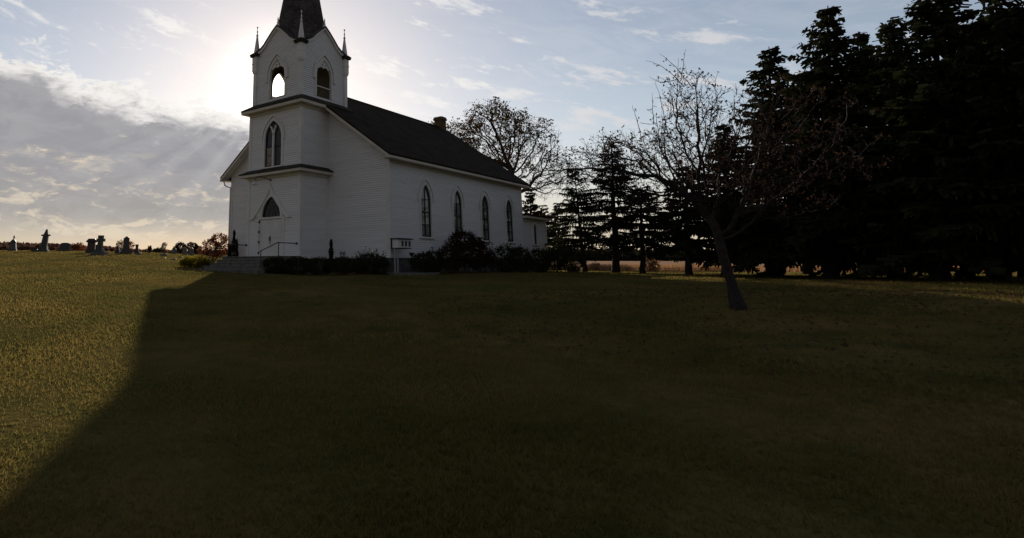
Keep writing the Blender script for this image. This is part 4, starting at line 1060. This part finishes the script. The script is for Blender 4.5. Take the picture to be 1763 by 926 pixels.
# 3 wide tablet
r = 68; t, fr, k = grave(110, r, 'wide low gravestone with a gently rounded top in front of the rusty bush', -8); h = H_(110, r, 418)
m = MB(); m.frustum(fr, 1.25, .6, 1.25, .6, -.1, .16); m.build('base', MT['granite'], t, .01)
m = MB(); w = .5; m.prism([(-w, .162), (w, .162), (w, h*.84)]+[(w*math.cos(q), h*.84+h*.16*math.sin(q)) for q in np.linspace(.15, PI-.15, 9)]+[(-w, h*.84)], fr, -.14, .14); m.build('tablet', MT['granite'], t, .015)
# 4 capped pedestal
r = 58; t, fr, k = grave(155, r, 'stout dark gravestone with a wide hipped cap left of the pale cross', 18); h = H_(155, r, 411)
m = MB(); m.frustum(fr, .86, .7, .84, .68, -.1, .22); m.build('base', MT['granite_dark'], t, .01)
m = MB(); m.frustum(fr, .64, .5, .62, .48, .222, h*.74); m.build('die', MT['granite_red'], t, .01)
m = MB(); m.frustum(fr, .84, .66, .90, .72, h*.742, h*.80); m.frustum(fr, .88, .70, .52, .34, h*.802, h); m.build('cap', MT['granite_dark'], t, .01)
t, fr, k = grave(163, 60, 'short dark block showing between the hipped gravestone and the pale cross', 5); m = MB(); m.frustum(fr, .42, .35, .38, .3, -.1, .72); m.build('block', MT['granite_dark'], t, .02)
# 5 the stone cross
r = 52; t, fr, k = grave(169.5, r, 'broad stone cross gravestone on a pale stepped base', -6, 2.0); h = H_(171, r, 405.5)
m = MB(); m.frustum(fr, 1.16, .7, 1.14, .68, -.1, .24); m.build('base', MT['marble'], t, .01)
m = MB(); m.frustum(fr, .70, .5, .54, .40, .242, .48); m.build('plinth', MT['granite'], t, .02)
m = MB(); a1, a2 = h*.68, h*.83; m.prism([(-.20, .482), (.20, .482), (.17, a1), (.33, a1), (.33, a2), (.18, a2), (.19, h), (-.19, h), (-.18, a2), (-.33, a2), (-.33, a1), (-.17, a1)], fr, -.13, .13); m.build('cross', MT['granite'], t, .015)
# 6 peaked shaft
r = 56; t, fr, k = grave(215, r, 'tall dark square shaft gravestone with a low pyramid top', 28); h = H_(215, r, 407)
m = MB(); m.frustum(fr, 1.0, .9, .98, .88, -.1, .2); m.frustum(fr, .8, .7, .7, .62, .202, .42); m.build('base', MT['granite_dark'], t, .01)
m = MB(); m.frustum(fr, .50, .46, .44, .40, .422, h*.87); m.frustum(fr, .48, .44, .06, .05, h*.872, h); m.build('shaft', MT['granite_dark'], t, .01)
# 7 small obelisk left of it
r = 58; t, fr, k = grave(201, r, 'small dark pointed stone left of the tall square shaft', 10); h = H_(201, r, 422)
m = MB(); m.frustum(fr, .42, .36, .36, .30, -.1, .3); m.frustum(fr, .28, .24, .06, .06, .302, h); m.build('stone', MT['granite_dark'], t, .01)
# 8 little column
r = 60; t, fr, k = grave(234, r, 'little dark column gravestone with a square head right of the tall shaft', 15); h = H_(234, r, 421)
m = MB(); m.frustum(fr, .50, .4, .40, .32, -.1, .26); m.build('base', MT['granite_dark'], t, .01)
m = MB(); m.frustum(fr, .30, .26, .22, .2, .262, h*.78); m.frustum(fr, .27, .24, .27, .24, h*.782, h); m.build('column', MT['granite_red'], t, .01)
# flat markers
def flat(px, r, w, h_, m_, label):
    t, fr, k = grave(px, r, label, 4); m = MB(); m.frustum(fr, w, .5, w*.9, .36, -.1, h_); m.build('slab', MT[m_], t, .02)
flat(237, 54, .50, .15, 'marble', 'pale slanted marker low in the grass before the little column')
flat(281, 52, .55, .17, 'marble', 'pale slanted marker in front of the thin sapling')
flat(280, 46, .42, .04, 'granite', 'flush grey marker in the grass, nearer than the slanted one by the sapling')
flat(298, 44, .42, .07, 'marble', 'flush white marker in the grass left of the golden shrub')
flat(310, 50, .36, .07, 'marble', 'flush white marker in the grass beyond the golden shrub')
def slab(px, r, w, top, m_, label, rot=0):
    t, fr, k = grave(px, r, label, rot); h = H_(px, r, top); m = MB(); w = w*k/2; m.prism([(-w, -.1), (w, -.1), (w, h*.85)]+[(w*math.cos(q), h*.85+h*.15*math.sin(q)) for q in np.linspace(.2, PI-.2, 7)]+[(-w, h*.85)], fr, -.08, .08); m.build('tablet', MT[m_], t, .01)
slab(299, 66, 7, 428, 'marble', 'pale upright headstone left of the paired round trees')
slab(317, 64, 7, 427, 'marble', 'pale upright headstone in front of the left round tree', 10)
slab(328, 66, 8, 427.5, 'marble', 'pale upright headstone between the two round trees', -6)

# ================================================================== LIGHT AND SKY
EXPO = 0.0
sun_d = bpy.data.lights.new('sun', 'SUN'); sun = bpy.data.objects.new('sun', sun_d); COL.objects.link(sun)
sun_d.energy = 5.0; sun_d.angle = rad(.53); sun_d.color = (1.0, .86, .66)
sun.rotation_euler = Vector(SUN).to_track_quat('Z', 'Y').to_euler()
world = bpy.data.worlds.new('World'); scene.world = world; world.use_nodes = True
nt = world.node_tree; bg = nt.nodes['Background']; SKY = .105
bg.inputs['Strength'].default_value = SKY
class E:
    """tiny node-expression helper"""
    def __init__(s, sock): s.s = sock
def mth(op, *a, clamp=False):
    n = nt.nodes.new('ShaderNodeMath'); n.operation = op; n.use_clamp = clamp
    for i, v in enumerate(a):
        if isinstance(v, (int, float)): n.inputs[i].default_value = v
        else: nt.links.new(v, n.inputs[i])
    return n.outputs[0]
def sst(x, lo, hi, a=0.0, b=1.0):
    n = nt.nodes.new('ShaderNodeMapRange'); n.interpolation_type = 'SMOOTHSTEP'; nt.links.new(x, n.inputs[0])
    for i, v in zip((1, 2, 3, 4), (lo, hi, a, b)): n.inputs[i].default_value = v
    return n.outputs[0]
def noise(vec, scale, detail=6, rough=.55, dist=0.0):
    n = nt.nodes.new('ShaderNodeTexNoise'); nt.links.new(vec, n.inputs['Vector']); n.inputs['Scale'].default_value = scale; n.inputs['Detail'].default_value = detail; n.inputs['Roughness'].default_value = rough; n.inputs['Distortion'].default_value = dist
    return n.outputs['Fac']
def comb(x, y, z=0.0):
    n = nt.nodes.new('ShaderNodeCombineXYZ')
    for i, v in enumerate((x, y, z)):
        if isinstance(v, (int, float)): n.inputs[i].default_value = v
        else: nt.links.new(v, n.inputs[i])
    return n.outputs[0]
def mixc(f, a, b, mode='MIX'):
    n = nt.nodes.new('ShaderNodeMix'); n.data_type = 'RGBA'; n.blend_type = mode
    if isinstance(f, (int, float)): n.inputs[0].default_value = f
    else: nt.links.new(f, n.inputs[0])
    for i, v in ((6, a), (7, b)):
        if isinstance(v, tuple): n.inputs[i].default_value = v+(1,)
        else: nt.links.new(v, n.inputs[i])
    return n.outputs[2]
sky = nt.nodes.new('ShaderNodeTexSky'); sky.sky_type = 'NISHITA'; sky.sun_disc = False
sky.sun_elevation = SUN_EL; sky.sun_rotation = math.atan2(SUN[0], SUN[1])
sky.air_density = 1.0; sky.dust_density = 0.35; sky.ozone_density = 1.0; sky.altitude = 300
tc = nt.nodes.new('ShaderNodeTexCoord'); sp = nt.nodes.new('ShaderNodeSeparateXYZ'); nt.links.new(tc.outputs['Generated'], sp.inputs[0])
X, Y, Z = sp.outputs
ca, sa = math.cos(rad(YAW)), math.sin(rad(YAW))
xs_ = mth('ADD', mth('MULTIPLY', X, ca), mth('MULTIPLY', Y, sa)); ys_ = mth('ADD', mth('MULTIPLY', X, -sa), mth('MULTIPLY', Y, ca))
az = mth('MULTIPLY', mth('ARCTAN2', xs_, ys_), 180/PI); el = mth('MULTIPLY', mth('ARCSINE', Z), 180/PI)
dots = mth('ADD', mth('ADD', mth('MULTIPLY', X, float(SUN[0])), mth('MULTIPLY', Y, float(SUN[1]))), mth('MULTIPLY', Z, float(SUN[2])))
ang = mth('MULTIPLY', mth('ARCCOSINE', mth('MINIMUM', dots, .999999)), 180/PI)
K = 1/(SKY*2**EXPO)       # turns a brightness in the finished picture into a sky value
kc = lambda r, g, b: (r*K, g*K, b*K)
warp = noise(comb(mth('MULTIPLY', az, .05), mth('MULTIPLY', el, .11)), 1.9, 8, .6)
n1 = noise(comb(mth('MULTIPLY', az, .16), mth('MULTIPLY', el, .36), 3.0), 1.8, 9, .62, .5)
n2 = noise(comb(mth('MULTIPLY', az, .10), mth('MULTIPLY', el, .44), 7.0), 1.6, 9, .64, .7)
n3 = noise(comb(mth('MULTIPLY', az, .13), mth('MULTIPLY', mth('ADD', el, mth('MULTIPLY', az, .25)), .42), 11.0), 1.3, 9, .66, .8)
n4 = noise(comb(mth('MULTIPLY', az, .30), mth('MULTIPLY', el, .62), 5.0), 1.7, 9, .66, .5)
base = mixc(1.0, sky.outputs[0], (1.14, 1.0, .92), 'MULTIPLY')
# thin veil that whitens the sky towards the sun
veil = mth('MULTIPLY', mth('POWER', 2.718, mth('MULTIPLY', ang, -.085)), 1.0)
SKYC = mixc(mth('MULTIPLY', veil, .30), base, kc(1.15, 1.12, 1.08))
core = mth('POWER', 2.718, mth('MULTIPLY', mth('POWER', mth('DIVIDE', ang, 3.1), 2.0), -1.0))
SKYC = mixc(sst(el, 40.0, 12.0, .0, .16), SKYC, kc(.66, .67, .70))
SKYC = mixc(core, SKYC, kc(3.2, 3.0, 2.6))
# high wisps and small drifting puffs
tilt = mth('ADD', el, mth('MULTIPLY', az, .28))
w1 = noise(comb(mth('MULTIPLY', az, .10), mth('MULTIPLY', tilt, .40), 21.0), 1.25, 4, .5, .3)
w2 = noise(comb(mth('MULTIPLY', az, .34), mth('MULTIPLY', tilt, .95), 31.0), 1.6, 9, .68, .4)
wsum = mth('ADD', mth('MULTIPLY', w1, .62), mth('MULTIPLY', w2, .38))
wisp = mth('MULTIPLY', sst(wsum, .535, .640), sst(el, 8.5, 12.0)); wisp = mth('MULTIPLY', wisp, sst(el, 18.0, 30.0, 1.0, .45))
SKYC = mixc(mth('MULTIPLY', sst(n3, .42, .72), .16), SKYC, kc(.78, .77, .78))
SKYC = mixc(mth('MULTIPLY', wisp, .85), SKYC, mixc(sst(ang, 6.0, 36.0), kc(1.0, .97, .92), kc(.66, .66, .68)))
# pale bank low over the horizon
hz = sst(el, 13.0, 1.0); warmh = mixc(sst(el, 8.0, 0.0), kc(.60, .56, .53), kc(.50, .42, .33))
SKYC = mixc(mth('MULTIPLY', hz, .8), SKYC, warmh)
# the grey cloud bank on the left
bnd = mth('SUBTRACT', mth('ADD', 10.9, mth('MULTIPLY', mth('SUBTRACT', warp, .5), 7.0)), mth('MULTIPLY', mth('MAXIMUM', az, -60.0), .22))
dep = mth('SUBTRACT', mth('ADD', bnd, mth('ADD', mth('MULTIPLY', mth('SUBTRACT', n1, .5), 4.0), mth('MULTIPLY', mth('SUBTRACT', n4, .5), 4.5))), el)
azf = sst(az, -3.0, -9.0)
bank = mth('MULTIPLY', sst(dep, -.35, .35), azf)
puff = mth('MULTIPLY', mth('MULTIPLY', sst(n4, .56, .70), mth('MULTIPLY', sst(dep, -6.5, -1.5), sst(dep, .4, -.6))), azf)
SKYC = mixc(mth('MULTIPLY', puff, .85), SKYC, mixc(sst(ang, 30.0, 8.0), kc(.72, .71, .70), kc(1.0, .98, .94)))
hsum = mth('ADD', mth('MULTIPLY', n2, .5), mth('MULTIPLY', n4, .5))
holes = mth('MULTIPLY', sst(hsum, .50, .60), mth('MULTIPLY', sst(el, 11.5, 5.5), sst(el, .5, 3.0)))
holes = mth('MAXIMUM', holes, mth('MULTIPLY', sst(hsum, .565, .63), mth('MULTIPLY', sst(el, 14.0, 10.0), sst(az, -17.0, -24.0))))
rimb = mth('MULTIPLY', mth('MULTIPLY', sst(dep, 3.0, .4), sst(n4, .25, .5, .45, 1.0)), sst(ang, 40.0, 8.0, .62, 1.0))
grey = mixc(sst(el, 10.0, 1.0), kc(.345, .34, .36), kc(.44, .40, .345))
grey = mixc(mth('MULTIPLY', sst(n1, .36, .72), .30), grey, kc(.46, .45, .455))
grey = mixc(mth('MULTIPLY', sst(mth('SUBTRACT', n1, mth('MULTIPLY', n4, .3)), .42, .28), .12), grey, kc(.22, .22, .24))
grey = mixc(mth('MULTIPLY', holes, .8), grey, kc(.74, .64, .50))
saz = math.degrees(math.atan2(SUN[0]*ca+SUN[1]*sa, -SUN[0]*sa+SUN[1]*ca)); sel = math.degrees(SUN_EL)
phi = mth('ARCTAN2', mth('SUBTRACT', el, sel), mth('SUBTRACT', az, saz))
rays = mth('MULTIPLY', sst(noise(comb(mth('MULTIPLY', phi, 1.0), 0.0, 9.0), 7.0, 3, .5), .42, .66), mth('POWER', 2.718, mth('MULTIPLY', ang, -.09)))
grey = mixc(mth('MULTIPLY', rays, .45), grey, kc(.66, .65, .66))
grey = mixc(rimb, grey, kc(.96, .93, .89))
low = sst(el, 1.2, 4.6, .12, 1.0)
SKYC = mixc(mth('MULTIPLY', bank, low), SKYC, grey)
SKYC = mixc(mth('MULTIPLY', sst(el, 26.0, 52.0), .85), SKYC, kc(.055, .07, .105))  # unseen zenith darkened, added to deepen the shade on the lawn
# unseen sky to the sides and rear greyed down, added to darken the walls
back = sst(mth('ABSOLUTE', az), 55.0, 100.0)
SKYC = mixc(mth('MULTIPLY', mth('MULTIPLY', back, .85), sst(el, 60.0, 35.0)), SKYC, kc(.170, .178, .205))
nt.links.new(SKYC, bg.inputs['Color'])

vs = scene.view_settings
vs.view_transform = 'Standard'; vs.look = 'None'; vs.exposure = EXPO; vs.gamma = 1; vs.use_curve_mapping = False
scene.render.engine = 'CYCLES'
cy_ = scene.cycles
cy_.use_denoising = True
cy_.max_bounces = 6; cy_.diffuse_bounces = 3; cy_.transparent_max_bounces = 12; cy_.transmission_bounces = 4
cy_.sample_clamp_indirect = 4
